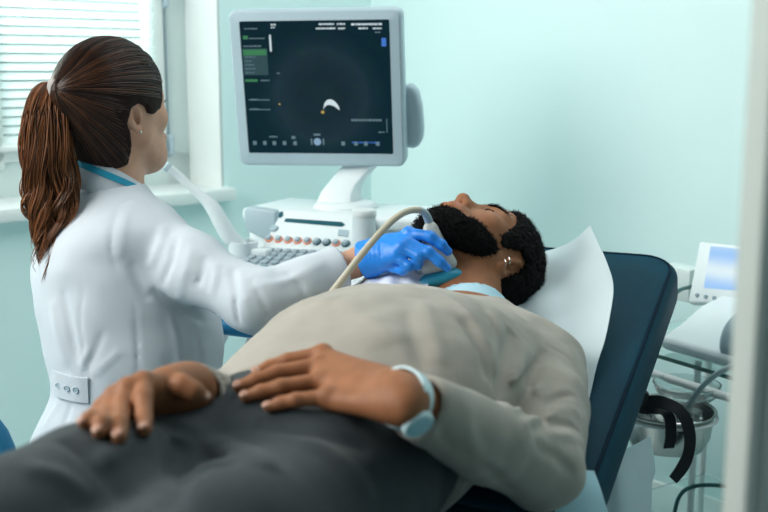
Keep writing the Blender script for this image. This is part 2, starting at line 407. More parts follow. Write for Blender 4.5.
# screen picture: a dark panel with the dim sector of an ultrasound scan
m = bpy.data.materials.new('screen_picture'); m.use_nodes = True; N = m.node_tree.nodes; L = m.node_tree.links; bs = N['Principled BSDF']
bs.inputs['Base Color'].default_value = (.001, .003, .005, 1); bs.inputs['Roughness'].default_value = .3; bs.inputs['Specular IOR Level'].default_value = .08
tc = N.new('ShaderNodeTexCoord'); geo = N.new('ShaderNodeVectorMath'); geo.operation = 'DISTANCE'
L.new(tc.outputs['Object'], geo.inputs[0])
apex = scp(.05, -.12, 0) - WLOC[monitor.name]; geo.inputs[1].default_value = [float(t) for t in apex]
ramp = N.new('ShaderNodeValToRGB'); L.new(geo.outputs['Value'], ramp.inputs[0])
el = ramp.color_ramp.elements; el[0].position = 0.0; el[0].color = (.012, .034, .045, 1); el[1].position = .17; el[1].color = (.004, .024, .036, 1)
for p_, c_ in ((.06, (.012, .030, .042, 1)), (.118, (.017, .042, .058, 1)), (.13, (.010, .034, .048, 1))): e_ = el.new(p_); e_.color = c_
noi = N.new('ShaderNodeTexNoise'); noi.inputs['Scale'].default_value = 40; L.new(tc.outputs['Object'], noi.inputs['Vector'])
mul = N.new('ShaderNodeMix'); mul.data_type = 'RGBA'; mul.blend_type = 'MULTIPLY'; mul.inputs['Factor'].default_value = .4
L.new(ramp.outputs[0], mul.inputs[6]); L.new(noi.outputs['Color'], mul.inputs[7]); L.new(mul.outputs[2], bs.inputs['Emission Color']); bs.inputs['Emission Strength'].default_value = .85
mb = MB(); mb.add([scp(-1, -1, .0), scp(1, -1, .0), scp(1, 1, .0), scp(-1, 1, .0)], [(0, 1, 2, 3)]); screen = mb.build('screen', m, monitor)
def emi(name, col, s=1.0): return mat(name, (.01, .01, .01), .4, emit=col, estr=s)
M['ui_white'] = emi('screen_white', (.75, .9, .95), .8); M['ui_grey'] = emi('screen_grey', (.16, .27, .32), .7); M['ui_green'] = emi('screen_green', (.03, .22, .08), .8)
M['ui_panel'] = emi('screen_panel', (.012, .06, .075), .8); M['ui_blue'] = emi('screen_blue', (.05, .2, .7), .8); M['ui_amber'] = emi('screen_amber', (.7, .5, .1), .7)
SXo, SYo = 243.5, 393.5
def su(px): return (px-319)/74.5
def sv(py): return (88-py)/65.5
def bar(mb, x0, y0, x1, y1, h=.0006): mb.add([scp(su(x0), sv(y1), h), scp(su(x1), sv(y1), h), scp(su(x1), sv(y0), h), scp(su(x0), sv(y0), h)], [(0, 1, 2, 3)])
def dashes(mb, x0, x1, y, hgt, seed):
    r = random.Random(seed); x = x0
    while x < x1: w_ = r.uniform(1.2, 3.6); bar(mb, x, y, min(x+w_, x1), y+hgt); x += w_+r.uniform(.4, .9)
def line(name, m_, x0, x1, y, h_, seed=None, hh=.0006):
    q = MB()
    if seed is None: bar(q, x0, y, x1, y+h_, hh)
    else: dashes(q, x0, x1, y, h_, seed)
    return q.build(name, M[m_], screen)
for i, (x0, x1, y, h_) in enumerate([(324, 339, 25.5, 1.6), (342, 350, 25.6, 1.6), (356, 386, 26, 1.8), (321, 340, 29.6, 1.6), (343, 350, 29.8, 1.5), (363, 372, 30, 1.5), (377, 386, 30.2, 1.5), (276, 281, 25.5, 1.4), (276, 280, 28.3, 1.2)]): line('text_line', 'ui_white', x0, x1, y, h_, i)
line('gain_bar', 'ui_white', 273.6, 275.4, 36, 16)
mb = MB()                                                     # bright echo: a crescent
pts = [(324.5, 108.5, 1.0), (325.8, 104.5, 2.6), (328.8, 102, 3.4), (332.5, 101.8, 3.8), (336.2, 103.6, 3.6), (339.2, 106.6, 2.8), (340.6, 109, 1.0)]
vv = []; ff = []
for i, (x, y, t) in enumerate(pts): vv += [scp(su(x), sv(y-t*.75), .0006), scp(su(x), sv(y+t*.75), .0006)]
for i in range(len(pts)-1): ff.append((2*i, 2*i+1, 2*i+3, 2*i+2))
mb.add(vv, ff); mb.build('scan_echo', M['ui_white'], screen)
mb = MB(); bar(mb, 245.5, 49, 270.5, 75); mb.build('menu_panel', M['ui_panel'], screen)
line('menu_highlight', 'ui_green', 246, 270, 50, 5.5, None, .0009); line('menu_highlight', 'ui_green', 246, 259, 79, 2.5); line('menu_highlight', 'ui_green', 247, 252, 36.5, 3.5)
for i, y in enumerate((46, 56.5, 60.5, 64.2, 68, 71.8)): line('text_line', 'ui_grey', 247, 247+[18, 12, 7, 9, 11, 9][i], y, 1.3, 30+i, .0012)
for x0, x1, y, h_, sd in ((249, 262, 29.2, 1.2, 51), (262, 271, 79.6, 1.2, 52), (352, 383, 118.6, 2, 61), (379, 385, 131, 1.2, 62), (267, 276, 136, 1.5, 63), (379, 385, 34, 1.2, 64), (250, 258, 98.5, 1.6, 65), (250, 258, 108.1, 1.6, 66)): line('text_line', 'ui_grey', x0, x1, y, h_, sd)
for x0, x1, y, h_ in ((253, 269, 38.8, .8), (248, 270, 99.2, .8), (248, 270, 108.8, .8), (290, 294, 136, 2.8), (313, 320, 133.4, 2), (279, 282, 72.8, 1), (387.3, 388, 118, 14)): line('rule', 'ui_grey', x0, x1, y, h_)
for x in (249.5, 260, 270, 280.5, 291.5, 341, 354, 364, 376): line('icon', 'ui_grey', x, x+3.6, 141.2, 4)
mb = MB()
for k in range(12):
    a0 = 2*math.pi*k/12; a1 = 2*math.pi*(k+1)/12
    mb.add([scp(su(316.5+3.8*math.cos(t)*q), sv(141.6+3.8*math.sin(t)*q), .0008) for q, t in ((0, 0), (1, a0), (1, a1))], [(0, 1, 2)])
mb.build('trackball_icon', emi('screen_icon', (.3, .5, .7), .7), screen)
for x in (309.8, 322.0): line('icon_bracket', 'ui_grey', x, x+1.4, 138.5, 6.3)
line('marker_icon', 'ui_blue', 385, 389.5, 40, 8); line('text_line', 'ui_blue', 352, 380, 141.5, 1.2, 77)
line('focus_mark', 'ui_amber', 322, 325, 110.5, 2.5); line('focus_mark', 'ui_amber', 279, 280.5, 103, 1.6)
# grip behind the right edge of the monitor
g0 = [W(409, 86, 2.74), W(418, 100, 2.76), W(421, 120, 2.77), W(418, 142, 2.78), W(408, 150, 2.77)]
mb = MB(); mb.slab([((x-410)/FPX*2.76, (118-y)/FPX*2.76) for x, y in ((400, 148), (414, 150), (420.5, 144), (422, 132), (421, 108), (418, 94), (413, 86), (405, 86), (400, 92))][::-1], -.055, W(410, 118, 2.735), MX, MYv, MNv, bev=.012, seg=3)
mb.build('grip', M['plastic_grey'], us)
# --- monitor arm: swivel foot on the console and a slanted neck
mb = MB()
ft = W(346, 208, 2.76)
mb.lathe([(.0, -.01), (.083, -.01), (.083, .008), (.076, .016), (.06, .02), (0, .02)], ft, n=32)
mb.build('swivel_foot', M['plastic_white'], us)
def loft_rect(mb, secs, u, w):
    vv = []; ff = []; n = 12
    for p, a_, b_ in secs:
        for k in range(n): t = 2*math.pi*k/n; vv.append(p+u*a_*np.sign(math.cos(t))*abs(math.cos(t))**.5+w*b_*np.sign(math.sin(t))*abs(math.sin(t))**.5)
    for i in range(len(secs)-1):
        for k in range(n): ff.append((i*n+k, i*n+(k+1) % n, (i+1)*n+(k+1) % n, (i+1)*n+k))
    ff.append(tuple(range(n))[::-1]); ff.append(tuple((len(secs)-1)*n+k for k in range(n))); mb.add(vv, ff)
mb = MB(); loft_rect(mb, [(W(340, 206, 2.76), .052, .05), (W(340, 199, 2.765), .05, .048), (W(341, 192, 2.77), .046, .042), (W(345, 184, 2.78), .042, .034), (W(352, 175, 2.79), .042, .03), (W(360, 166, 2.80), .045, .03), (W(362, 140, 2.80), .05, .03), (W(345, 110, 2.79), .05, .025)], B, A)
mb.build('monitor_arm', M['plastic_white'], us)
# --- console: back slab, left wing, sloping panel, keyboard tray
zt = W(300, 207, 2.76)[2]
mb = MB()
pl, pr = on_plane(243, 210, mp(0, .02, zt), A), on_plane(424, 214, mp(0, .02, zt), A)
xl, xr = (pl-MO)@B, (pr-MO)@B
mb.box(mp((xl+xr)/2, .13, zt-.018), (xr-xl, .24, .036), RM, .012, 3); mb.box(mp((xl+xr)/2, .12, zt-.17), (xr-xl-.02, .20, .28), RM, .02, 3)
console = mb.build('console', M['plastic_white'], us)
mb = MB(); mb.slab([((x-258)/FPX*2.6, (225-y)/FPX*2.6) for x, y in ((240, 209), (246, 206), (280, 209), (278, 240), (264, 240), (245, 233), (240, 226))][::-1], -.03, on_plane(258, 225, mp(0, -.005, .9), A), B, Z, -A, bev=.008, seg=3)
mb.build('speaker_panel', M['plastic_grey'], us)
# sloping control panel: corners taken where the photo shows its edges, on one tilted plane
pN = nrm(-A*.62+Z*.78); pO = on_plane(310, 216, mp(0, -.005, .9), A)
def pn(px, py, h=0): return on_plane(px, py, pO, pN)+pN*h
poly = [(282, 211), (372, 216), (378, 254), (262, 249)]
mb = MB(); top = [pn(x, y) for x, y in poly]; bot = [p-pN*.06 for p in top]
mb.add(top+bot, [(0, 1, 2, 3), (7, 6, 5, 4), (0, 4, 5, 1), (1, 5, 6, 2), (2, 6, 7, 3), (3, 7, 4, 0)]); panel = mb.build('control_panel', M['plastic_white'], us)
mb = MB(); mb.add([pn(x, y, .0012) for x, y in ((286, 218.5), (342, 222.3), (345.5, 225), (342, 227), (284, 222))], [(0, 1, 2, 3, 4)]); mb.build('paper_slot', M['teal_dark'], panel)
mb = MB(); mb.add([pn(x, y, .0012) for x, y in ((279.5, 212.5), (283, 211.5), (283.5, 216), (280, 218.5), (278.5, 217))], [(0, 1, 2, 3, 4)]); mb.build('indicator', M['teal_dark'], panel)
mb = MB(); mb.lathe([(0, .006), (.009, .006), (.0105, .003), (.0105, 0)], pn(274.5, 229, 0), pN, 20); mb.build('push_button', M['plastic_grey'], panel)
mb = MB(); mb.add([pn(x, y, .003) for x, y in ((339, 230), (349, 231), (348, 237), (338, 236))]+[pn(x, y, 0) for x, y in ((339, 230), (349, 231), (348, 237), (338, 236))], [(0, 1, 2, 3), (0, 4, 5, 1), (1, 5, 6, 2), (2, 6, 7, 3), (3, 7, 4, 0)]); mb.build('latch', M['plastic_grey'], panel)
for k, colr in enumerate('ooooottot'):
    q = pn(269.3+k*9.6, 239.3+k*.62, 0)
    mb = MB(); mb.lathe([(.0105, 0), (.0105, .004), (.008, .005)], q, pN, 20, close=True); kb = mb.build('control_knob', M['orange' if colr == 'o' else 'teal_dark'], panel)
    mb = MB(); mb.lathe([(0, .011), (.0055, .011), (.007, .009), (.0075, .003)], q, pN, 18); mb.build('knob_cap', M['plastic_grey'], kb)
# keyboard tray: a flatter plane in front of the panel
kN = nrm(-A*.22+Z*.97); kO = pn(320, 250)
def kp(px, py, h=0): return on_plane(px, py, kO, kN)+kN*h
poly = [(260, 247), (384, 254), (384, 275), (236, 263)]
mb = MB(); top = [kp(x, y) for x, y in poly]; bot = [p-kN*.03 for p in top]
mb.add(top+bot, [(0, 1, 2, 3), (7, 6, 5, 4), (0, 4, 5, 1), (1, 5, 6, 2), (2, 6, 7, 3), (3, 7, 4, 0)]); kb = mb.build('keyboard', M['key_bed'], us)
mb = MB(); RK = np.array([B, np.cross(kN, B), kN]).T
for rI in range(4):
    yl = 250.5+rI*3.7; yr = 256.3+rI*4.3; x0 = 257.5-rI*5.2
    for k in range(15):
        t = (k+.5)/15; mb.box(kp(x0+(384-x0)*t, yl+(yr-yl)*t, .003), (.0165, .0165, .007), RK, .002, 1)
mb.build('keys', M['key'], kb)
# front ledge with trackball area and rail
mb = MB(); poly = [(235, 263), (384, 275), (384, 292), (222, 282)]
top = [kp(x, y) for x, y in poly]; bot = [p-kN*.05 for p in top]
mb.add(top+bot, [(0, 1, 2, 3), (7, 6, 5, 4), (0, 4, 5, 1), (1, 5, 6, 2), (2, 6, 7, 3), (3, 7, 4, 0)]); mb.build('palm_rest', M['plastic_white'], us)
for px, py in ((252, 268), (264, 270)):
    mb = MB(); mb.lathe([(0, .012), (.010, .011), (.0125, .004), (.0125, 0)], kp(px, py), kN, 20); mb.build('toggle_knob', M['plastic_mid'], us)
rl = [W(213, 327, 2.20), W(262, 333, 2.16), W(306, 337, 2.13)]
rdir = nrm(rl[2]-rl[0])
mb = MB(); mb.tube(spline([rl[0]+A*.16, rl[0]+A*.05+rdir*.004, rl[0]+rdir*.02, rl[1], rl[2], rl[2]+A*.03+rdir*.01, rl[2]+A*.16+rdir*.012]), .0125, 14); rail = mb.build('front_rail', M['blue_rail'], us)
mb = MB(); mb.tube([W(240, 330, 2.18)-rdir*.012, W(246, 330.8, 2.176)+rdir*.016], .0135, 14); mb.build('grip_band', M['black'], rail)
mb = MB(); mb.tube(spline([W(214, 336, 2.24), W(219, 342, 2.3), W(226, 330, 2.5)], 8), .012, 10); mb.build('rail_bracket', M['plastic_grey'], us)
# lower body and wheels
mb = MB(); mb.box(mp(.03, .08, .47), (.40, .26, .52), RM, .03, 3); mb.build('body', M['plastic_white'], us)
mb = MB(); mb.box(mp(.03, .02, .15), (.50, .52, .10), RM, .03, 3); mb.build('base', M['plastic_grey'], us)
for x in (-.19, .25):
    for y in (-.2, .24):
        mb = MB(); mb.lathe([(0, -.014), (.04, -.014), (.05, -.008), (.05, .008), (.04, .014), (0, .014)], mp(x, y, .05), B, 20); wh = mb.build('caster', M['rubber'], us)
        mb = MB(); mb.box(mp(x, y, .09), (.04, .03, .03), RM, .006); mb.build('caster_fork', M['plastic_grey'], wh)
mb = MB(); mb.tube(spline([W(250, 336, 2.17), W(247, 345, 2.2), W(244, 356, 2.25), W(240, 380, 2.3), mp(-.14, -.12, .45)], 8), .0045, 8); mb.build('hanging_cable', M['plastic_white'], us)
# holder on the left of the console, with a slim probe standing in it
mb = MB(); hp = W(243, 246, 2.58)
mb.lathe([(.0, -.03), (.032, -.03), (.038, .012), (.03, .012), (.025, -.02), (0, -.02)], hp, (0, 0, 1), 24)
mb.box(hp+B*.04-Z*.012, (.07, .03, .02), RM, .005)
mb.build('probe_holder', M['plastic_white'], us)
slim = thing('ultrasound_probe', 'slim white ultrasound probe leaning in the holder at the left end of the console', 'ultrasound probe', W(243, 247, 2.58))
pts = [W(243, 248, 2.58), W(231, 238, 2.57), W(222, 224, 2.56), W(213, 208, 2.55), W(203, 197, 2.54), W(190, 186, 2.53), W(178, 175, 2.52), W(169, 168, 2.51)]
sp = spline(pts, 6); kk = np.linspace(0, len(pts)-1, len(sp)); rad = np.interp(kk, range(len(pts)), [.017, .021, .020, .018, .013, .0105, .010, .011])
mb = MB(); mb.tube(sp, list(rad), 14); mb.build('handle', M['plastic_white'], slim)
mb = MB(); mb.tube([W(169.5, 168.3, 2.511), W(167.3, 166.6, 2.509), W(165.5, 165.2, 2.507), W(164.6, 164.6, 2.506)], [.0115, .012, .0105, .004], 14); mb.build('tip', M['plastic_grey'], slim)
# white cylinder at the right end of the console
cy = W(364, 244, 2.5); cyo = V3(cy[0], cy[1], W(364, 246, 2.5)[2])
pot = thing('gel_pot', 'white cylindrical pot standing at the right end of the console beside the glove', 'pot', cyo)
hcy = .086
mb = MB(); mb.lathe([(0, 0), (.026, 0), (.0275, .002), (.028, hcy-.012), (.028, hcy-.012), (.0, hcy-.012)], cyo, n=32); mb.build('cup', M['plastic_white'], pot)
mb = MB(); mb.lathe([(.0285, hcy-.016), (.0295, hcy-.014), (.0295, hcy-.003), (.0275, hcy), (.0, hcy+.001)], cyo, n=32); mb.build('lid', M['white_paint'], pot)

# ================================================================== TROLLEY, DEVICE AND BASIN on the right
TD = nrm(W(740, 394, 2.20)-W(645, 371, 2.42)); TD = nrm(V3(TD[0], TD[1], 0)); TN = V3(-TD[1], TD[0], 0)     # along the front edge, away from the viewer
t0 = W(645, 352, 2.42)
def tp(x, y, z): return V3(t0[0], t0[1], 0)+TD*x+TN*y+Z*z
RT = np.array([TD, TN, Z]).T
ZG = t0[2]
tro = thing('glass_trolley', 'white tube trolley with glass shelf behind the couch', 'trolley', tp(.12, .2, 0))
mb = MB(); mb.box(tp(.14, .22, ZG-.004), (.62, .42, .008), RT, .001, 1); gs = mb.build('glass_shelf', M['glass'], tro)
mb = MB(); mb.box(tp(.14, .009, ZG-.004), (.62, .004, .0082), RT, 0); mb.build('shelf_edge', M['glass_edge'], gs)
ZR = ZG-.042
for y in (-.005, .43):
    mb = MB(); mb.tube([tp(-.18, y, ZR), tp(.46, y, ZR)], .0095, 12); mb.build('rail', M['white_paint'], tro)
for x in (-.18, .46):
    mb = MB(); mb.tube([tp(x, -.005, ZR), tp(x, .43, ZR)], .0095, 12); mb.build('rail', M['white_paint'], tro)
    for y in (-.005, .43):
        mb = MB(); mb.tube([tp(x, y, .03), tp(x, y, ZG-.006)], .0095, 12); lg = mb.build('leg', M['white_paint'], tro)
        mb = MB(); mb.lathe([(0, -.009), (.022, -.009), (.028, -.005), (.028, .005), (.022, .009), (0, .009)], tp(x, y, .028), TD, 18); mb.build('caster', M['rubber'], lg)
mb = MB(); mb.box(tp(.14, .22, .22), (.62, .42, .008), RT, .001, 1); mb.build('glass_shelf', M['glass'], tro)
pole = W(693, 455, 2.5)
mb = MB(); mb.tube([V3(pole[0], pole[1], .04), V3(pole[0], pole[1], ZR+.004)], .0085, 12); mb.build('middle_post', M['white_paint'], tro)
# device with tilted screen
dev = thing('monitor_device', 'white desktop medical device with lit blue screen and a row of buttons on the trolley', 'medical device', W(715, 352, 2.45))
d0 = [W(x, y, d) for x, y, d in ((660, 346, 2.46), (676, 318, 2.50), (690, 297, 2.56), (775, 312, 2.40), (778, 335, 2.32), (752, 366, 2.27), (700, 357, 2.37))]
def dv(px, py, z): return WZ(px, py, z)
zb, ztp = ZG+.004, ZG+.075
DX = TD; DY = TN
mb = MB(); DO = tp(.115, .03, zb)
prof = [(0, .012), (.0, .03), (.06, .052), (.13, .088), (.20, .105), (.25, .105), (.26, .09), (.26, .0), (.01, .0)]     # side outline (depth, height)
mb.slab([(p[0], p[1]) for p in prof], .34, DO-DX*.10, DY, Z, DX, bev=.01, seg=3)
body = mb.build('housing', M['plastic_white'], dev)
sN = nrm(-DY*.93+Z*.36); sV = nrm(Z*.93+DY*.36); sO = W(725, 268, 2.52)
def dsp(px, py, h=0): return on_plane(px, py, sO, sN)+sN*h
poly = [(699, 241), (768, 249), (768, 303), (687, 303)]
mb = MB(); top = [dsp(x, y) for x, y in poly]; bm = bmesh.new()
vsb = [bm.verts.new(Vector([float(t) for t in p])) for p in top]; fc = bm.faces.new(vsb); r_ = bmesh.ops.extrude_face_region(bm, geom=[fc])
bmesh.ops.translate(bm, verts=[q for q in r_['geom'] if isinstance(q, bmesh.types.BMVert)], vec=Vector([float(t) for t in -sN*.03]))
bmesh.ops.bevel(bm, geom=bm.edges[:], offset=.007, segments=3, profile=.5, affect='EDGES'); mb.from_bm(bm); dsc = mb.build('display_frame', M['plastic_white'], dev)
m = bpy.data.materials.new('device_screen'); m.use_nodes = True; N = m.node_tree.nodes; L = m.node_tree.links; bs = N['Principled BSDF']
tc = N.new('ShaderNodeTexCoord'); mpn = N.new('ShaderNodeMapping'); L.new(tc.outputs['Generated'], mpn.inputs[0]); mpn.inputs['Rotation'].default_value = (0, 0, .0)
wv = N.new('ShaderNodeTexWave'); wv.inputs['Scale'].default_value = .55; wv.inputs['Distortion'].default_value = 1.2; wv.bands_direction = 'DIAGONAL'; wv.inputs['Phase Offset'].default_value = 1.6
L.new(mpn.outputs[0], wv.inputs['Vector']); rp = N.new('ShaderNodeValToRGB'); L.new(wv.outputs['Fac'], rp.inputs[0])
rp.color_ramp.elements[0].color = (.36, .62, 1.0, 1); rp.color_ramp.elements[1].color = (.80, .95, 1.0, 1); L.new(rp.outputs[0], bs.inputs['Emission Color']); bs.inputs['Emission Strength'].default_value = .85; bs.inputs['Base Color'].default_value = (.02, .03, .05, 1)
mb = MB(); mb.add([dsp(x, y, .0012) for x, y in ((711, 246), (757, 251), (754, 292), (704, 288))], [(0, 1, 2, 3)]); mb.build('display', m, dsc)
for k in range(5):
    mb = MB(); mb.lathe([(0, .004), (.0045, .004), (.0052, .001), (.0052, -.002)], dsp(697.5+k*8.6, 295.5+k*1.4), sN, 14); mb.build('button', M['plastic_mid'], dsc)
mb = MB()                                                    # round paper-feed drum at the right front
mb.lathe([(0, -.05), (.06, -.05), (.068, -.04), (.068, .10), (0, .10)], W(757, 345, 2.28), DX, 32); mb.build('feed_drum', M['plastic_grey'], dev)
mb = MB(); mb.box(W(682, 282, 2.72), (.10, .06, .085), RT, .006); o = mb.build('grey_box', M['frame_paint'], loc=W(682, 297, 2.72)); tag(o, 'small pale grey box behind the white device at the backrest edge', 'box')
mb = MB(); mb.tube(spline([W(672, 297, 2.55), W(680, 290, 2.6), W(690, 287, 2.66), W(700, 284, 2.7)], 8), .005, 8); o = mb.build('power_cable', M['cable_green'], loc=W(690, 287, 2.66)); tag(o, 'short dark cable running behind the white device', 'cable')
# steel basin in a ring under the front rail
bz = W(668, 409, 2.28); bO = V3(bz[0], bz[1], bz[2]-.085)
basin = thing('steel_basin', 'round stainless steel basin hanging under the glass shelf', 'basin', bO)
mb = MB(); mb.lathe([(0, 0), (.060, 0), (.078, .006), (.090, .03), (.096, .080), (.1005, .085), (.1025, .0865), (.1005, .088), (.0945, .085), (.088, .032), (.075, .009), (0, .004)], bO, n=48); mb.build('bowl', M['steel'], basin)
mb = MB(); cring = bO+Z*.074
mb.tube([cring+.102*(math.cos(a)*V3(1, 0, 0)+math.sin(a)*V3(0, 1, 0)) for a in np.linspace(0, 2*math.pi, 49)], .0032, 8)
mb.tube([cring+TN*.102, cring+TN*.15+Z*.01, tp((cring-tp(0, 0, 0))@TD, -.005, ZR)], .004, 8); mb.build('basin_ring', M['white_paint'], tro)
# clear tubing bag in the basin
gl = thing('clear_plastic_bag', 'crumpled clear plastic bag lying in the steel basin', 'plastic bag', bO+Z*.03)
bm = bmesh.new(); bmesh.ops.create_icosphere(bm, subdivisions=4, radius=1)
rr = random.Random(3); from mathutils import noise as mnoise
for v in bm.verts:
    q = v.co.copy(); k = 1+.35*mnoise.noise(q*2.2)+.18*mnoise.noise(q*5+Vector((3, 1, 2))); v.co = Vector((q.x*.062*k, q.y*.06*k, q.z*.040*k))
bm.transform(Matrix.Translation(Vector([float(t) for t in bO+Z*.062+TD*.006+TN*.004]))); mb = MB(); mb.from_bm(bm); mb.build('film', M['clear'], gl)
cupO = W(668, 392, 2.36)
dish = thing('glass_dish', 'clear round glass dish just under the trolley shelf above the basin', 'dish', cupO-Z*.02)
mb = MB(); mb.lathe([(0, 0), (.05, 0), (.066, .012), (.072, .03), (.069, .03), (.062, .014), (.048, .004), (0, .004)], bO+Z*.104+TN*.055-TD*.0, n=40); mb.build('bowl', M['clear'], dish)
# black strap
def rp_(px, py, d): return W(px, py, d)
path = spline([rp_(634, 392, 2.24), rp_(645, 401, 2.2), rp_(660, 402, 2.18), rp_(676, 408, 2.165), rp_(686, 420, 2.16), rp_(690, 438, 2.165), rp_(688, 455, 2.17), rp_(682, 468, 2.165), rp_(673, 480, 2.16)], 8)
wd = [nrm(V3(.25, .25, 1)-(0 if False else 0)) if i < 16 else nrm(CR*.9+CF*.3+V3(0, 0, .15)) for i in range(len(path))]
wd = [nrm((1-t)*V3(-.1, .5, .85)+t*V3(.92, .3, .1)) for t in np.clip((np.arange(len(path))-12)/16, 0, 1)]
strap = thing('strap', 'black webbing strap lying in the basin with one end hanging over its rim', 'strap', rp_(673, 482, 2.16))
mb = MB(); mb.ribbon(path, wd, [.026]*(len(path)-8)+list(np.linspace(.026, .022, 8)), .003); mb.build('webbing', M['strap'], strap)
path = spline([rp_(630, 396, 2.26), rp_(640, 407, 2.21), rp_(655, 409, 2.19), rp_(668, 415, 2.172), rp_(671, 432, 2.17), rp_(669, 448, 2.18)], 8)
mb = MB(); mb.ribbon(path, [nrm((1-t)*V3(-.1, .5, .85)+t*V3(.95, .25, -.05)) for t in np.clip((np.arange(len(path))-10)/12, 0, 1)], .024, .003); mb.build('loop', M['strap'], strap)
mb = MB(); mb.box(rp_(640, 398, 2.205), (.035, .022, .03), None, .006); mb.build('buckle', M['black'], strap)
mb = MB(); mb.tube(spline([W(681, 420, 2.24), W(687, 409, 2.25), W(697, 393, 2.22), W(708, 381, 2.18), W(722, 371, 2.15), W(744, 363, 2.12), W(775, 360, 2.08)], 8), .0058, 10)
o = mb.build('grey_tube', mat('grey_rubber_tube', (.36, .47, .49), .4), loc=W(681, 420, 2.24)); tag(o, 'grey flexible tube curving out of the basin towards the door jamb', 'tube')
mb = MB(); mb.tube(spline([W(672, 540, 2.5), W(675, 510, 2.5), W(681, 494, 2.5), W(692, 487, 2.5), W(710, 485, 2.5), W(735, 487, 2.48), W(780, 489, 2.45)], 8), .0048, 10)
o = mb.build('green_cable', M['cable_green'], loc=W(675, 540, 2.5)); tag(o, 'dark green cable looping beside the trolley post near the floor', 'cable')
# blue chair at the left edge
chz = W(-1, 430, 1.80)
ch = thing('chair', 'blue upholstered chair at the left edge behind the white coat', 'chair', V3(chz[0]-.19, chz[1]+.05, 0))
cx0, cy0 = chz[0]-.19, chz[1]+.05
mb = MB(); mb.slab(rr2(.40, .34, .12), -.05, V3(cx0, cy0, W(2, 404, 1.80)[2]-.17), V3(.98, -.2, 0), Z, V3(-.2, -.98, 0), bev=.02, seg=3); mb.build('backrest', M['blue_chair'], ch)
mb = MB(); mb.slab(rr2(.44, .42, .1), .06, V3(cx0-.06, cy0-.24, .36), V3(.98, -.2, 0), V3(.2, .98, 0), Z, bev=.02, seg=3); mb.build('seat', M['blue_chair'], ch)
for x, y in ((-.2, -.04), (.1, -.06), (-.22, -.38), (.1, -.4)):
    mb = MB(); mb.tube([V3(cx0+x, cy0+y, .37), V3(cx0+x*1.15, cy0+y, 0)], .011, 10); mb.build('leg', M['chrome'], ch)
mb = MB(); mb.tube([V3(cx0, cy0+.035, .38), V3(cx0, cy0+.035, .52)], .015, 10); mb.build('back_support', M['chrome'], ch)

# ================================================================== FIGURES: smooth implicit bodies turned into meshes
_perm = np.random.default_rng(5).random(4096).astype(np.float32)
def vnoise(P, f, seed=0):
    q = P*f + seed*17.13; i = np.floor(q).astype(np.int64); t = (q-i).astype(np.float32); t = t*t*(3-2*t); out = 0
    for dx in (0, 1):
        for dy in (0, 1):
            for dz in (0, 1):
                h = ((i[:, 0]+dx)*73856093 ^ (i[:, 1]+dy)*19349663 ^ (i[:, 2]+dz)*83492791) & 4095
                w = (t[:, 0] if dx else 1-t[:, 0])*(t[:, 1] if dy else 1-t[:, 1])*(t[:, 2] if dz else 1-t[:, 2])
                out = out + w*_perm[h]
    return out*2-1
def smin(a, b, k):
    if k <= 0: return np.minimum(a, b)
    h = np.maximum(k-np.abs(a-b), 0)/k; return np.minimum(a, b)-h*h*k*.25
def seg_d(P, a, b):
    ab = b-a; t = np.clip(((P-a)@ab)/(ab@ab+1e-12), 0, 1); return np.linalg.norm(P-a-t[:, None]*ab, axis=1), t
def poly_sd(q, V):
    """signed distance to a 2D polygon (negative inside)"""
    V = np.array(V, float); d = np.full(len(q), 1e9); s = np.ones(len(q)); n = len(V)
    for i in range(n):
        a, b = V[i], V[i-1]; e = b-a; w = q-a; t = np.clip((w@e)/(e@e), 0, 1); r = w-t[:, None]*e; d = np.minimum(d, (r*r).sum(1))
        c1 = q[:, 1] >= a[1]; c2 = q[:, 1] < b[1]; c3 = e[0]*w[:, 1] > e[1]*w[:, 0]
        s = np.where((c1 & c2 & c3) | (~c1 & ~c2 & ~c3), -s, s)
    return s*np.sqrt(d)
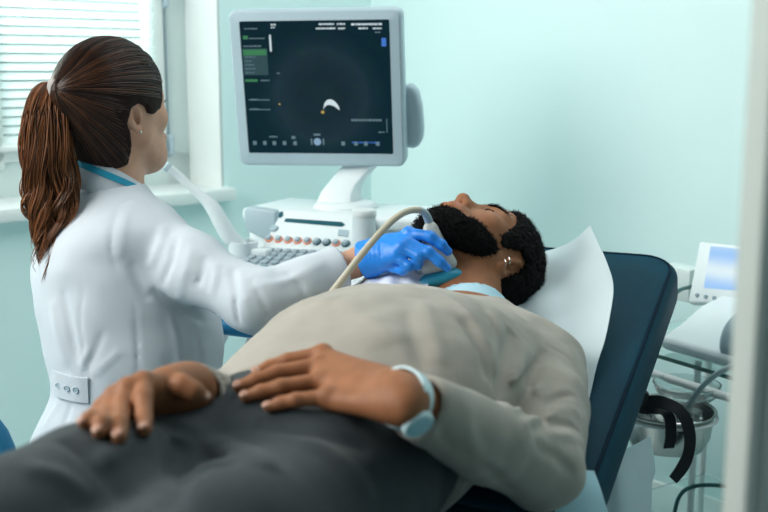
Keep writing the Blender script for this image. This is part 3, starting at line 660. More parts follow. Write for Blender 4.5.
class Body:
    CAP, MARG = .16, .10
    def __init__(s): s.ops = []; s.lo = np.full(3, 1e9); s.hi = np.full(3, -1e9)
    def op(s, mode, fn, c, R, k=0.0):
        c = np.array(c, float); s.ops.append((mode, fn, c, R, k))
        if mode == 'add': s.lo = np.minimum(s.lo, c-R); s.hi = np.maximum(s.hi, c+R)
        return s
    def cap(s, a, b, ra, rb=None, k=.02, mode='add'):
        a = np.array(a, float); b = np.array(b, float); rb = ra if rb is None else rb
        def fn(P): d, t = seg_d(P, a, b); return d-(ra+(rb-ra)*t)
        return s.op(mode, fn, (a+b)/2, np.linalg.norm(a-b)/2+max(ra, rb), k)
    def chain(s, pts, rad, k=.02, mode='add'):
        for i in range(len(pts)-1): s.cap(pts[i], pts[i+1], rad[i], rad[i+1], k, mode)
        return s
    def ell(s, c, ax, r, k=.02, mode='add'):
        c = np.array(c, float); ax = np.array(ax, float); r = np.array(r, float)
        def fn(P):
            q = (P-c)@ax.T; k0 = np.linalg.norm(q/r, axis=1); k1 = np.linalg.norm(q/(r*r), axis=1)
            return np.where(k1 > 1e-6, k0*(k0-1)/np.maximum(k1, 1e-6), -r.min())
        return s.op(mode, fn, c, r.max(), k)
    def loft(s, O, ax, u, v, secs, k=.03, n=2.0, mode='add'):
        """secs rows: (t, cu, cv, hu, hv) along axis ax from O"""
        S = np.array(secs, float); T = np.linspace(S[0, 0], S[-1, 0], 160); cols = []
        for j in range(1, S.shape[1]):
            m = np.gradient(S[:, j], S[:, 0]); o = np.empty_like(T); idx = np.clip(np.searchsorted(S[:, 0], T)-1, 0, len(S)-2)
            h = S[idx+1, 0]-S[idx, 0]; x = (T-S[idx, 0])/h
            o = (2*x**3-3*x**2+1)*S[idx, j]+(x**3-2*x**2+x)*h*m[idx]+(-2*x**3+3*x**2)*S[idx+1, j]+(x**3-x**2)*h*m[idx+1]; cols.append(o)
        ends = (S[0, 0], S[-1, 0])
        def fn(P):
            q = P-O; t = q@ax; tc = np.clip(t, *ends); cu, cv, hu, hv = [np.interp(tc, T, c) for c in cols]
            a = np.abs(q@u-cu)/hu; b = np.abs(q@v-cv)/hv
            k0 = (a**n+b**n)**(1/n); g = np.sqrt((a/hu)**2+(b/hv)**2)/np.maximum(np.sqrt(a*a+b*b), 1e-6)
            d = (k0-1)/np.maximum(g, 1e-6)*np.where(k0 < 1, 1, 1)
            d = np.clip(d, -np.minimum(hu, hv), 1)
            e = np.maximum(ends[0]-t, t-ends[1]); h = np.maximum(.02-np.abs(d-e), 0)/.02
            return np.maximum(d, e)+h*h*.005
        mid = O+ax*(ends[0]+ends[1])/2+u*S[:, 1].mean()+v*S[:, 2].mean()
        R = math.hypot((ends[1]-ends[0])/2, max(S[:, 3].max(), S[:, 4].max()))+max(np.ptp(S[:, 1]), np.ptp(S[:, 2]))*.6
        return s.op(mode, fn, mid, R, k)
    def bump(s, pts, r, h, taper=False):
        pts = [np.array(p, float) for p in pts]
        def fn(P):
            d = np.full(len(P), 1e9); u = np.zeros(len(P)); n = len(pts)-1
            for i in range(n):
                e, t = seg_d(P, pts[i], pts[i+1]); m = e < d; d = np.where(m, e, d); u = np.where(m, (i+t)/n, u)
            return h*np.exp(-(d/r)**2)*(np.sqrt(np.clip(np.sin(math.pi*u), 0, 1)) if taper else 1)
        c = np.mean(pts, 0); return s.op('bump', fn, c, max(np.linalg.norm(p-c) for p in pts)+2.6*r)
    def fold(s, pix, r, h):
        """crease or seam whose course over the surface is seen through these photo points"""
        return s.bump(spline(s.hit(pix), 2) if len(pix) > 2 else s.hit(pix), r, h, True)
    def noise(s, amp, f, seed=0, stretch=None):
        def fn(P): Q = P if stretch is None else P@np.array(stretch, float); return amp*vnoise(Q, f, seed)
        return s.op('bump', fn, (s.lo+s.hi)/2, 9)
    def cut(s, fn, k=.01): return s.op('cut', fn, (s.lo+s.hi)/2, 9, k)       # keep where fn < 0
    def plane(s, p, n, k=.006):
        p = np.array(p, float); n = nrm(n); return s.cut(lambda P: (P-p)@n, k)
    def __call__(s, P):
        P = np.asarray(P, float); d = np.full(len(P), s.CAP)
        for mode, fn, c, R, k in s.ops:
            m = ((P-c)**2).sum(1) < (R+(s.MARG if mode != 'bump' else 0))**2
            if not m.any(): continue
            v = fn(P[m])
            if mode == 'add': d[m] = smin(d[m], v, k)
            elif mode == 'sub': d[m] = -smin(-d[m], v, k)
            elif mode == 'cut': d[m] = -smin(-d[m], -v, k)
            else: d[m] = d[m]-v
        return d
    def hit(s, pix, lo=.7, hi=3.0):
        out = []; t = np.linspace(lo, hi, 900)
        for px, py in pix:
            P = np.array([W(px, py, q) for q in (0, 1)]); P = P[0]+t[:, None]*(P[1]-P[0]); d = s(P)
            i = np.argmax(d < 0) if (d < 0).any() else np.argmin(d); out.append(P[i])
        return out
    def mesh(s, name, h):
        Bn = max(6, int(.04/h)); lo = s.lo-.012; step = Bn*h; nb = np.ceil((s.hi+.012-lo)/step).astype(int)
        g = np.stack(np.meshgrid(*[np.arange(n) for n in nb], indexing='ij'), -1).reshape(-1, 3)
        d = s(lo+(g+.5)*step); g = g[np.abs(d) < step*.87*1.35+.008]
        pi = np.arange(Bn+1); loc = np.stack(np.meshgrid(pi, pi, pi, indexing='ij'), -1).reshape(-1, 3)
        BIG = 1 << 20; K = []; VV = []; QQ = []; nper = max(1, int(600000/len(loc)))
        for i0 in range(0, len(g), nper):
            blk = g[i0:i0+nper]; idx = (blk[:, None, :]*Bn+loc[None]).reshape(-1, 3)
            D = s(lo+idx*h).reshape(len(blk), Bn+1, Bn+1, Bn+1); I = D < 0
            c = [(dx, dy, dz) for dx in (0, 1) for dy in (0, 1) for dz in (0, 1)]
            sl = lambda Aq, e: Aq[:, e[0]:e[0]+Bn, e[1]:e[1]+Bn, e[2]:e[2]+Bn]
            cnt = sum(sl(I, e).astype(np.int8) for e in c); act = (cnt > 0) & (cnt < 8)
            bi, x, y, z = np.nonzero(act)
            if not len(bi): continue
            vals = {e: sl(D, e)[act] for e in c}; acc = np.zeros((len(bi), 3)); num = np.zeros(len(bi))
            for e in c:
                for axn in range(3):
                    if e[axn] == 0:
                        e2 = tuple(1 if j == axn else e[j] for j in range(3)); a, b = vals[e], vals[e2]; m = (a < 0) != (b < 0)
                        t = np.where(m, a/np.where(m, a-b, 1), 0); p = np.zeros((len(bi), 3)); p[:] = e; p[:, axn] = t
                        acc += np.where(m[:, None], p, 0); num += m
            cell = blk[bi]*Bn+np.stack([x, y, z], -1); VV.append(lo+(cell+acc/num[:, None])*h); K.append((cell[:, 0]*BIG+cell[:, 1])*BIG+cell[:, 2])
            for axn in range(3):
                e2 = tuple(1 if j == axn else 0 for j in range(3)); a, b = sl(I, (0, 0, 0)), sl(I, e2); m = a != b; bi2, x, y, z = np.nonzero(m)
                if not len(bi2): continue
                q = blk[bi2]*Bn+np.stack([x, y, z], -1); o1, o2 = (axn+1) % 3, (axn+2) % 3; quad = []
                for da, db in ((0, 0), (1, 0), (1, 1), (0, 1)):
                    w = q.copy(); w[:, o1] -= da; w[:, o2] -= db; quad.append((w[:, 0]*BIG+w[:, 1])*BIG+w[:, 2])
                quad = np.stack(quad, -1); flip = ~a[m]; quad[flip] = quad[flip][:, ::-1]; QQ.append(quad)
        K = np.concatenate(K); V = np.concatenate(VV); Q = np.concatenate(QQ); o = np.argsort(K); Ks = K[o]
        pos = np.searchsorted(Ks, Q); pos = np.clip(pos, 0, len(Ks)-1); ok = (Ks[pos] == Q).all(1); F = o[pos[ok]]
        # keep the largest connected body only is not needed; light smoothing evens the net out
        for _ in range(1):
            acc = np.zeros_like(V); num = np.zeros(len(V))
            for a, b in ((0, 1), (1, 2), (2, 3), (3, 0)):
                np.add.at(acc, F[:, a], V[F[:, b]]); np.add.at(num, F[:, a], 1)
            V = np.where(num[:, None] > 0, V*.4+.6*acc/np.maximum(num, 1)[:, None], V)
        return np_mesh(name, V, F)
def set_attr(me, name, fn, L0):
    n = len(me.vertices); co = np.empty(n*3, np.float32); me.vertices.foreach_get('co', co); co = co.reshape(-1, 3)+L0
    at = me.attributes.new(name, 'FLOAT', 'POINT'); at.data.foreach_set('value', np.clip(fn(co), 0, 1).astype(np.float32))
def strands(name, paths, rad, tone, sides=3):
    """paths (n,m,3): hair locks as thin tubes in one mesh with a tone per strand"""
    P = np.array(paths, float); n, m = P.shape[:2]; T = np.gradient(P, axis=1); T /= np.linalg.norm(T, axis=2, keepdims=True)+1e-9
    ref = np.where(np.abs(T[:, :, 2:3]) > .9, np.array([1.0, 0, 0]), np.array([0, 0, 1.0])); U = np.cross(T, ref); U /= np.linalg.norm(U, axis=2, keepdims=True)+1e-9; Wv = np.cross(T, U)
    rad = np.asarray(rad, float); rad = rad if rad.ndim == 2 else np.broadcast_to(rad, (n, m))
    ang = np.arange(sides)*2*math.pi/sides
    V = P[:, :, None, :]+rad[:, :, None, None]*(np.cos(ang)[None, None, :, None]*U[:, :, None, :]+np.sin(ang)[None, None, :, None]*Wv[:, :, None, :])
    base = (np.arange(n)*m*sides)[:, None, None]+(np.arange(m-1)*sides)[None, :, None]; j = np.arange(sides)[None, None, :]; j2 = (np.arange(sides)+1)[None, None, :] % sides
    F = np.stack([base+j, base+j2, base+sides+j2, base+sides+j], -1).reshape(-1, 4)
    me = np_mesh(name, V.reshape(-1, 3), F); at = me.attributes.new('tone', 'FLOAT', 'POINT'); at.data.foreach_set('value', np.repeat(np.asarray(tone, np.float32), m*sides))
    return me
class Head:
    """head frame: U to the crown, F to the face, L to the person's left"""
    def __init__(s, c, U, F, sc=1.0):
        s.c = np.array(c, float); s.U = nrm(U); F = np.array(F, float); s.F = nrm(F-s.U*(F@s.U)); s.L = np.cross(s.U, s.F); s.sc = sc; s.ax = np.array([s.U, s.F, s.L])
    def w(s, u, f, l): return s.c+s.sc*(s.U*u+s.F*f+s.L*l)
    def local(s, P): return ((P-s.c)@s.ax.T)/s.sc
    def e(s, S, u, f, l, r, k=.02, mode='add', ax=None): return S.ell(s.w(u, f, l), s.ax if ax is None else ax, np.array(r)*s.sc, k*s.sc, mode)
    def cpl(s, S, a, b, ra, rb=None, k=.01, mode='add'): return S.cap(s.w(*a), s.w(*b), ra*s.sc, (ra if rb is None else rb)*s.sc, k*s.sc, mode)
    def skull(s, S, off=0.0):
        s.e(S, .030, -.018, 0, (.102+off, .100+off, .078+off), 0)
        s.e(S, .045, -.005, 0, (.085+off, .092+off, .074+off), .03)
        return S
    def jaw(s, S, off=0.0, fem=False):
        w_ = .056 if fem else .062
        s.e(S, -.040, .028, 0, (.078+off, .060+off, w_+off), .035)
        s.e(S, -.085, .046, 0, (.034+off, .040+off, .040+off), .03)
        s.e(S, -.103, .060 if fem else .056, 0, (.018+off, .020+off, .022+off), .025)
        for sg in (-1, 1): s.cpl(S, (-.045, -.002, sg*(w_-.006)), (-.095, .050, sg*.030), .016+off, .014+off, .03)
        return S
    def face(s, S, fem=False, closed=True):
        nf = -.011 if fem else 0; es = .82 if fem else 1.0
        s.skull(S); s.jaw(S, fem=fem)
        for sg in (-1, 1):
            s.e(S, -.017, .056, sg*.044, (.020, .017, .020), .025)                           # cheekbone
            s.cpl(S, (.026, .081, sg*.010), (.024, .066, sg*.048), .010, .008, .018)         # brow
            s.e(S, .004, .096, sg*.033, (.012, .012, .017), .012, 'sub')                      # socket
            s.e(S, .002, .0715, sg*.033, (.0135, .0150, .0145), .003)                            # eyeball under its lids
            if closed: S.bump([s.w(-.003+.003*abs(t), .0835-.006*abs(t), sg*(.032+.012*t)) for t in (-1, -.5, 0, .5, 1)], .0022*s.sc, -.0022*s.sc)
        s.cpl(S, (.014, .083, 0), (-.026, .106+nf, 0), .0075, .0095, .016)                      # nose bridge
        s.e(S, -.031, .106+nf, 0, (.011, .0125, .0125), .010)
        for sg in (-1, 1):
            s.e(S, -.036, .094+nf, sg*.0135, (.0085, .0115, .0075), .008); s.e(S, -.0445, .099+nf, sg*.0065, (.0075, .006, .0038), .003, 'sub')
        s.e(S, -.064, .085, 0, (.016, .014, .026), .02)                                       # mouth mound
        s.cpl(S, (-.0585, .0975, -.006), (-.062, .090, -.024), .0052, .003, .006); s.cpl(S, (-.0585, .0975, .006), (-.062, .090, .024), .0052, .003, .006)
        s.cpl(S, (-.071, .0965, -.010), (-.067, .089, -.023), .0068, .003, .006); s.cpl(S, (-.071, .0965, .010), (-.067, .089, .023), .0068, .003, .006); s.cpl(S, (-.071, .0965, -.01), (-.071, .0965, .01), .0068, .0068, .004)
        S.bump([s.w(-.0645, .089, -.025), s.w(-.0645, .1005, -.010), s.w(-.0645, .102, 0), s.w(-.0645, .1005, .010), s.w(-.0645, .089, .025)], .0022*s.sc, -.0035*s.sc)
        for sg in (-1, 1):                                                                     # ears
            out = nrm(s.L*sg*.92-s.F*.38); up_ = s.U; fw = nrm(s.F*.92+s.L*sg*.38); ax = np.array([up_, fw, out])
            eo = (.004, -.028, .0765) if fem else (-.006, -.014, .0745)
            def q(u, f, o): return s.w(eo[0], eo[1], sg*eo[2])+s.sc*es*(up_*u+fw*f+out*o)
            S.ell(q(.002, -.010, .004), ax, np.array((.029, .0175, .0065))*s.sc*es, .008*s.sc*es)
            S.ell(q(.006, -.010, .0105), ax, np.array((.019, .010, .006))*s.sc*es, .004*s.sc, 'sub')
            S.ell(q(-.006, -.004, .0075), ax, np.array((.010, .007, .008))*s.sc*es, .004*s.sc, 'sub')
            rim = [(.004, .004), (.018, .003), (.028, -.004), (.031, -.013), (.026, -.023), (.012, -.0275), (-.004, -.026), (-.018, -.018), (-.027, -.009)]
            S.chain([q(u, f, .0085) for u, f in rim], [.0030*s.sc*es]*len(rim), .003*s.sc)
            S.chain([q(u, f, .0075) for u, f in ((.016, -.016), (.004, -.018), (-.010, -.013))], [.003*s.sc*es]*3, .004*s.sc)      # antihelix
            S.ell(q(-.027, -.005, .005), ax, np.array((.009, .0075, .0045))*s.sc*es, .006*s.sc)          # lobe
            S.ell(q(-.004, .004, .006), ax, np.array((.006, .004, .004))*s.sc*es, .004*s.sc)             # tragus
        return S
def finger(S, pts, rad, k=.006): S.chain(pts, rad, k); return S

M['skin_dark'] = mat('dark_skin', (.315, .128, .058), .55, spec=.3, var=.10, vscale=60, bump=.10, bscale=700, sss=.12, attr=('tint', (.42, .17, .15)))
M['skin_light'] = mat('light_skin', (.60, .33, .22), .45, var=.05, vscale=50, bump=.06, bscale=800, sss=.15, attr=('tint', (.50, .16, .13)))
M['hair_black'] = mat('black_curly_hair', (.005, .0045, .005), .8, spec=.15, bump=.4, bscale=350)
M['hair_strand'] = mat('brown_hair', (.012, .005, .0035), .36, spec=.45, attr=('tone', (.42, .155, .055)))
M['hair_base'] = mat('dark_brown_hair', (.016, .007, .005), .6, spec=.2, bump=.3, bscale=120)
M['nail'] = mat('fingernail', (.50, .27, .19), .3)
M['sweater'] = mat('beige_knit', (.40, .365, .315), .9, var=.05, vscale=30, bump=.45, bscale=900, sheen=.25)
M['tshirt'] = mat('pale_blue_cotton', (.45, .70, .82), .8, bump=.2, bscale=600)
M['trouser'] = mat('charcoal_cloth', (.016, .025, .031), .75, var=.12, vscale=120, bump=.3, bscale=1200, sheen=.15)
M['coat'] = mat('white_cotton_coat', (.56, .615, .665), .8, var=.01, bump=.12, bscale=900)
M['glove'] = mat('blue_nitrile', (.018, .24, .80), .38, var=.04, vscale=60, bump=.15, bscale=300)
M['teal_band'] = mat('teal_lanyard', (.01, .30, .46), .6)
M['silver'] = mat('silver', (.75, .73, .7), .18, metal=1.0)
M['watch_white'] = mat('white_silicone', (.62, .82, .86), .45)
M['watch_dial'] = mat('pale_blue_dial', (.36, .66, .76), .25, coat=.5)
M['scrunchie'] = mat('grey_elastic', (.42, .38, .36), .8, bump=.4, bscale=500)
M['probe_grey'] = mat('warm_grey_plastic', (.56, .58, .55), .35)
M['probe_teal'] = mat('teal_rubber', (.03, .34, .50), .4)

# ------------------------------------------------------------------ THE PATIENT
pat = thing('person', 'bearded man in beige sweater lying on the couch with eyes closed and hands on lap', 'person', cp(.2, 0, SEAT_Z))
hd = Head(W(478, 257.5, 2.06), (.698, .712, -.085), (-.085, .19, .975), 1.05)
Lsh, Lel, Lwr = cp(.60, .146, .793), W(541, 468, 1.46), W(402, 398, 1.20)
Rsh, Rel, Rwr = cp(.60, -.155, .835), W(262, 425, 1.62), W(186, 388, 1.27)
neck0, neck1 = cp(.66, -.01, .835), hd.w(-.055, -.035, 0)
Lh = dict(i=[W(323, 354, 1.165), W(288, 361, 1.15), W(270, 367, 1.14), W(257, 373, 1.13)], m=[W(320, 366, 1.15), W(277, 373, 1.13), W(255, 381, 1.115), W(239, 387, 1.105)],
          r=[W(322, 381, 1.135), W(281, 387, 1.115), W(261, 392, 1.10), W(246, 397, 1.095)], l=[W(328, 397, 1.13), W(296, 400, 1.115), W(281, 403, 1.105), W(269, 407, 1.10)],
          t=[W(372, 378, 1.215), W(343, 372, 1.205), W(318, 374, 1.19), W(298, 377, 1.18)])
Rh = dict(i=[W(144, 383, 1.19), W(143.5, 399, 1.155), W(144, 417, 1.142), W(144.5, 430, 1.135)], m=[W(129, 389, 1.18), W(121, 409, 1.15), W(119, 424, 1.137), W(119, 437, 1.13)],
          r=[W(115, 398, 1.18), W(107, 412, 1.155), W(102, 424, 1.145), W(99, 432, 1.14)], l=[W(104, 409, 1.185), W(95, 415, 1.17), W(89, 419, 1.165), W(84, 423, 1.16)],
          t=[W(170, 384, 1.23), W(183, 386, 1.208), W(194, 392, 1.205), W(202, 398, 1.208)])
FR = dict(i=(.0112, .0100, .0090, .0078), m=(.0115, .0103, .0092, .0080), r=(.0110, .0098, .0088, .0076), l=(.0098, .0086, .0078, .0068), t=(.0150, .0125, .0112, .0088))
def hand(S, H, wrist, back, rw=.027, sc=1.0, off=0.0, order='imrl'):
    """palm from the wrist to the four knuckles, then five separate fingers; back = the direction the back of the hand faces"""
    kn = [H[f][0] for f in order]; mid = np.mean(kn, 0); back = nrm(back); across = nrm(kn[0]-kn[3]); ln = nrm(mid-wrist)
    for f in order:
        S.cap(wrist+(H[f][0]-mid)*.45, H[f][0]-back*.004*sc, .0165*sc+off, .0125*sc+off, .018)
    S.cap(wrist+(mid-wrist)*.35-back*.008*sc, mid-back*.008*sc, .017*sc+off, .012*sc+off, .02)
    S.cap(wrist-ln*.01, wrist+ln*.02, rw*sc*.8+off, rw*sc*.75+off, .02)
    for f in order: finger(S, H[f], [r*sc+off for r in FR[f]], .005); S.ell(H[f][0]+back*.002, np.eye(3), [.0118*sc+off]*3, .006)
    S.cap(wrist+(H['t'][0]-wrist)*.3, H['t'][0], .018*sc+off, .016*sc+off, .018); finger(S, H['t'], [r*sc+off for r in FR['t']], .007)
    return S
Lfd, Rfd = nrm(Lwr-Lel), nrm(Rwr-Rel)
Lkn, Rkn = W(40, 655, .84), W(-95, 580, .87)
Lhip, Rhip = cp(-.02, .092, .785), cp(-.02, -.092, .785)
Lft, Rft = cp(-.95, .10, SEAT_Z+.06), cp(-.97, -.13, SEAT_Z+.06)
# sweater
sw_ = Body()
sw_.loft(P0, A, B, Z, [(.0, 0, .795, .185, .118), (.08, 0, .805, .192, .132), (.16, 0, .818, .198, .150), (.26, 0, .826, .202, .156), (.36, 0, .825, .198, .146), (.46, 0, .820, .19, .128), (.55, 0, .818, .174, .102), (.61, 0, .824, .150, .080), (.66, 0, .838, .105, .066), (.70, 0, .852, .072, .048)], .03, 2.15)
HEM = nrm(A*.93-B*.25+Z*.12)
sw_.plane(cp(.055, 0, .93), -HEM, .008)
sw_.cap(cp(.60, -.1, .83), cp(.60, .1, .806), .072, .068, .05)
Lc, Rc = Lwr-Lfd*.030, Rwr-Rfd*.028
sw_.cap(Lsh, Lsh+(Lel-Lsh)*.3, .076, .070, .035); sw_.chain([Lsh+(Lel-Lsh)*.3, (Lsh+Lel)/2+V3(.008, 0, .006), Lel], [.070, .067, .058], .012); sw_.chain([Lel, Lel+(Lc-Lel)*.45, Lc], [.058, .051, .040], .012)
sw_.chain([Rsh, Rel], [.076, .054], .02); sw_.chain([Rel, Rel+(Rc-Rel)*.6, Rc], [.050, .042, .036], .012)
sw_.noise(.004, 16, 3); sw_.noise(.002, 34, 6)
# drape folds seen on chest, armpit, upper arm and elbow
for pix, r, h in (([(452, 300), (470, 318), (487, 345), (497, 378)], .012, .007), ([(478, 305), (497, 330), (505, 360), (503, 392)], .010, -.007), ([(462, 318), (478, 345), (486, 380)], .010, -.005),
                  ([(512, 330), (506, 362), (497, 398)], .017, -.017), ([(528, 345), (516, 375), (508, 405)], .010, .007), ([(545, 350), (528, 375), (512, 408)], .008, -.005), ([(560, 362), (540, 385), (516, 412)], .010, .006),
                  ([(575, 395), (548, 402), (515, 418)], .009, -.006), ([(580, 415), (555, 412), (522, 424)], .010, .007), ([(580, 432), (558, 424), (530, 430)], .009, -.006), ([(584, 448), (566, 436), (545, 434)], .009, .006),
                  ([(575, 475), (556, 456), (535, 446)], .010, -.005), ([(500, 470), (480, 455), (470, 440), (466, 425)], .010, .005), ([(520, 500), (496, 478), (480, 455)], .010, -.004), ([(452, 452), (442, 432), (438, 412)], .008, -.004),
                  ([(340, 300), (370, 318), (395, 345)], .02, .003), ([(420, 300), (432, 330), (440, 365)], .016, .004), ([(405, 310), (415, 345), (425, 372)], .014, -.003),
                  ([(545, 345), (560, 352), (574, 366), (582, 385)], .004, -.003)):
    sw_.fold(pix, r*.8, h*1.35)
# cuffs ribbed and open, neckline open, hem cut
def shell_end(S, p, dirn, r_in, k=.004):
    S.plane_at = None; dirn = nrm(dirn)
    def fn(P): q = (P-p)@dirn; rr_ = np.linalg.norm(P-p-q[:, None]*dirn, axis=1); return np.where(rr_ < .09, q, -.05)
    S.op('cut', fn, p, .07, k); S.cap(p-dirn*.03, p+dirn*.05, r_in, r_in, .003, 'sub')
shell_end(sw_, Lc, Lfd, .031); shell_end(sw_, Rc, Rfd, .031)
nd = nrm(neck1-neck0)
sw_.cap(neck0+nd*.024, neck1+nd*.03, .079, .082, .008, 'sub')
me = sw_.mesh('sweater', .0042); swo = link_mesh('sweater', me, M['sweater'], pat)
# t-shirt collar showing at the neck
ts = Body(); ts.cap(neck0-nd*.01, neck0+nd*.016, .084, .081, 0); ts.cap(neck0-nd*.06, neck1+nd*.06, .0755, .0755, .003, 'sub')
link_mesh('shirt_collar', ts.mesh('shirt_collar', .003), M['tshirt'], pat)
# trousers
tr_ = Body()
tr_.loft(P0, A, B, Z, [(-.16, 0, .785, .165, .09), (-.08, 0, .792, .182, .112), (.0, 0, .795, .186, .120), (.08, 0, .80, .185, .124), (.14, 0, .805, .18, .120)], .03, 2.2)
for h_, k_, f_, rr0 in ((Lhip, Lkn, Lft, .100), (Rhip, Rkn, Rft, .096)): tr_.chain([h_, h_+(k_-h_)*.5, k_], [rr0, .092, .076], .035); tr_.chain([k_, f_], [.072, .058], .03)
tr_.noise(.003, 18, 8)
for pix, r, h in (([(186, 478), (196, 468), (212, 463), (236, 464)], .012, -.013), ([(205, 450), (225, 448), (250, 455), (268, 470)], .016, .009), ([(178, 438), (180, 455), (178, 480), (165, 512)], .013, -.014),
                  ([(60, 440), (95, 465), (130, 500)], .012, -.006), ([(20, 470), (60, 478), (90, 500)], .014, .006), ([(240, 395), (300, 415), (360, 425)], .012, .004), ([(250, 425), (310, 432), (370, 455)], .014, -.005),
                  ([(160, 430), (120, 452), (90, 470)], .012, .005), ([(300, 440), (340, 462), (370, 500)], .014, .006), ([(255, 380), (262, 410), (250, 440)], .004, -.003)):
    tr_.fold(pix, r*.85, h*1.35)
me = tr_.mesh('trousers', .0048); link_mesh('trousers', me, M['trouser'], pat)
for f_, k_ in ((Lft, Lkn), (Rft, Rkn)):
    sh = Body(); dn = nrm(f_-k_); tu = nrm(Z*.95-dn*.2); sh.cap(f_+dn*.05-Z*.005, f_+dn*.07+tu*.16, .042, .034, .02); sh.cap(f_+dn*.02, f_+dn*.06, .045, .042, .02); link_mesh('shoe', sh.mesh('shoe', .005), M['black'], pat)

def rest(S, H, clear, joints):
    """lay the finger joints on the cloth below them: move each along its line of sight until it clears the cloth by its own thickness"""
    t = np.linspace(.85, 1.6, 600)
    for f in H:
        for j, cl in zip(joints, clear):
            p = H[f][j]; dirn = (p-CC)/((p-CC)@CF); P = CC+t[:, None]*dirn; d = S(P); m = d < cl
            if m.any(): H[f][j] = P[np.argmax(m)]
both = lambda P: np.minimum(sw_(P), tr_(P))
rest(both, Lh, (.021, .016, .011, .0075), (0, 1, 2, 3)); rest(both, {f_: Rh[f_] for f_ in 'imrl'}, (.011, .0075), (2, 3))
body = Body()
hd.face(body)
body.chain([neck0, neck1], [.068, .062], .03); body.cap(cp(.64, -.01, .82), hd.w(-.05, -.045, 0), .06, .06, .03)
body.loft(P0, A, B, Z, [(-.10, 0, .785, .15, .085), (.1, 0, .80, .16, .10), (.3, 0, .815, .165, .115), (.5, 0, .815, .16, .10), (.6, 0, .825, .14, .085), (.68, 0, .845, .06, .05)], .03)
body.chain([Lsh, Lel, Lwr], [.052, .040, .027], .02); body.chain([Rsh, Rel, Rwr], [.052, .040, .027], .02)
hand(body, Lh, Lwr, nrm(-CF*.55+CU*.8+CR*.1)); hand(body, Rh, Rwr, nrm(-CF*.45+CU*.85-CR*.2))
for h_, k_, f_ in ((Lhip, Lkn, Lft), (Rhip, Rkn, Rft)): body.chain([h_, k_, f_], [.072, .052, .035], .02)
me = body.mesh('body', .0026)
o = link_mesh('body', me, M['skin_dark'], pat)
def lips(P):
    q = hd.local(P); return np.exp(-(((q[:, 0]+.065)/.0105)**2+(q[:, 2]/.024)**2)**2)*(q[:, 1] > .07)*1.0
set_attr(me, 'tint', lips, WLOC[pat.name])
for H, bk in ((Lh, nrm(-CF*.55+CU*.8+CR*.1)), (Rh, nrm(-CF*.45+CU*.85-CR*.2))):
    for f_ in 'imrlt':
        t_ = nrm(H[f_][3]-H[f_][2]); d_ = nrm(bk-t_*(bk@t_)); s_ = np.cross(t_, d_); r0 = FR[f_][3]; bm = bmesh.new(); bmesh.ops.create_uvsphere(bm, u_segments=14, v_segments=8, radius=1)
        c_ = H[f_][3]+d_*r0*.86+t_*.001
        for v in bm.verts: v.co = Vector([float(q) for q in c_+t_*(v.co.x*.0062)+s_*(v.co.y*r0*.72)+d_*(v.co.z*.0016)])
        mb = MB(); mb.from_bm(bm); mb.build('fingernail', M['nail'], pat)
# hair: a close curly cap behind the hairline
SIDE = [(.082, .078), (.066, .055), (.052, .035), (.045, .010), (.036, -.020), (.014, -.028), (.006, .018), (-.016, .030), (-.034, .014), (-.036, -.020), (-.036, -.055), (-.085, -.078), (-.16, -.07), (-.16, .20), (.082, .2)]
hair = Body(); hd.skull(hair, .0095); hd.e(hair, -.035, -.052, 0, (.06, .053, .062), .03)
hair.cut(lambda P: poly_sd(hd.local(P)[:, [1, 0]], SIDE)*hd.sc, .012)
hair.noise(.0035, 210, 1); hair.noise(.002, 420, 2)
hm = hair.mesh('hair', .0026)
def fuzz(me_, n, length, L0, cx, seed, keep=None):
    """short curly hairs rooted on a hair surface"""
    r = np.random.default_rng(seed); nv = len(me_.vertices); co = np.empty(nv*3, np.float32); no = np.empty(nv*3, np.float32)
    me_.vertices.foreach_get('co', co); me_.vertices.foreach_get('normal', no); co = co.reshape(-1, 3)+L0; no = no.reshape(-1, 3); i = r.integers(0, nv, n)
    if keep is not None: i = i[keep(co[i])]
    p = co[i]; nn = no[i]+r.normal(0, .45, (len(i), 3)); nn /= np.linalg.norm(nn, axis=1, keepdims=True); side = r.normal(0, 1, (len(i), 3)); t = np.linspace(0, 1, 5)
    ln = length*r.uniform(.5, 1.2, len(i))
    P = p[:, None]-no[i][:, None]*.001+nn[:, None]*(t[None, :, None]*ln[:, None, None])+side[:, None]*(np.sin(t*4)[None, :, None]*ln[:, None, None]*.22)
    return strands('fuzz', P, np.linspace(.00055, .0002, 5)[None].repeat(len(i), 0), r.random(len(i))*.02)
ho = link_mesh('hair', hm, M['hair_black'], pat)
link_mesh('hair_curls', fuzz(hm, 9000, .006, WLOC[pat.name], 0, 4), M['hair_black'], ho)
# beard: along the jaw and chin, moustache, fading towards the sideburn; lips left free
BRD = [(.024, .0), (.034, -.034), (.056, -.050), (.070, -.060), (.076, -.080), (.12, -.083), (.13, -.15), (.05, -.15), (.018, -.110), (-.004, -.075), (.004, -.030), (.010, .004)]
beard = Body(); hd.jaw(beard, .005); hd.e(beard, -.110, .050, 0, (.032, .030, .036), .02); hd.e(beard, -.064, .075, 0, (.018, .0165, .030), .012); hd.e(beard, -.106, .026, 0, (.022, .038, .042), .03)
beard.cut(lambda P: poly_sd(hd.local(P)[:, [1, 0]], BRD)*hd.sc, .010)
hd.e(beard, -.0652, .104, 0, (.0115, .026, .024), .004, 'sub'); hd.e(beard, -.042, .102, 0, (.010, .02, .020), .004, 'sub')
hd.cpl(beard, (-.0515, .093, -.004), (-.062, .080, -.026), .0042, .005, .003); hd.cpl(beard, (-.0515, .093, .004), (-.062, .080, .026), .0042, .005, .003)
beard.noise(.0026, 230, 3); beard.noise(.0018, 450, 4)
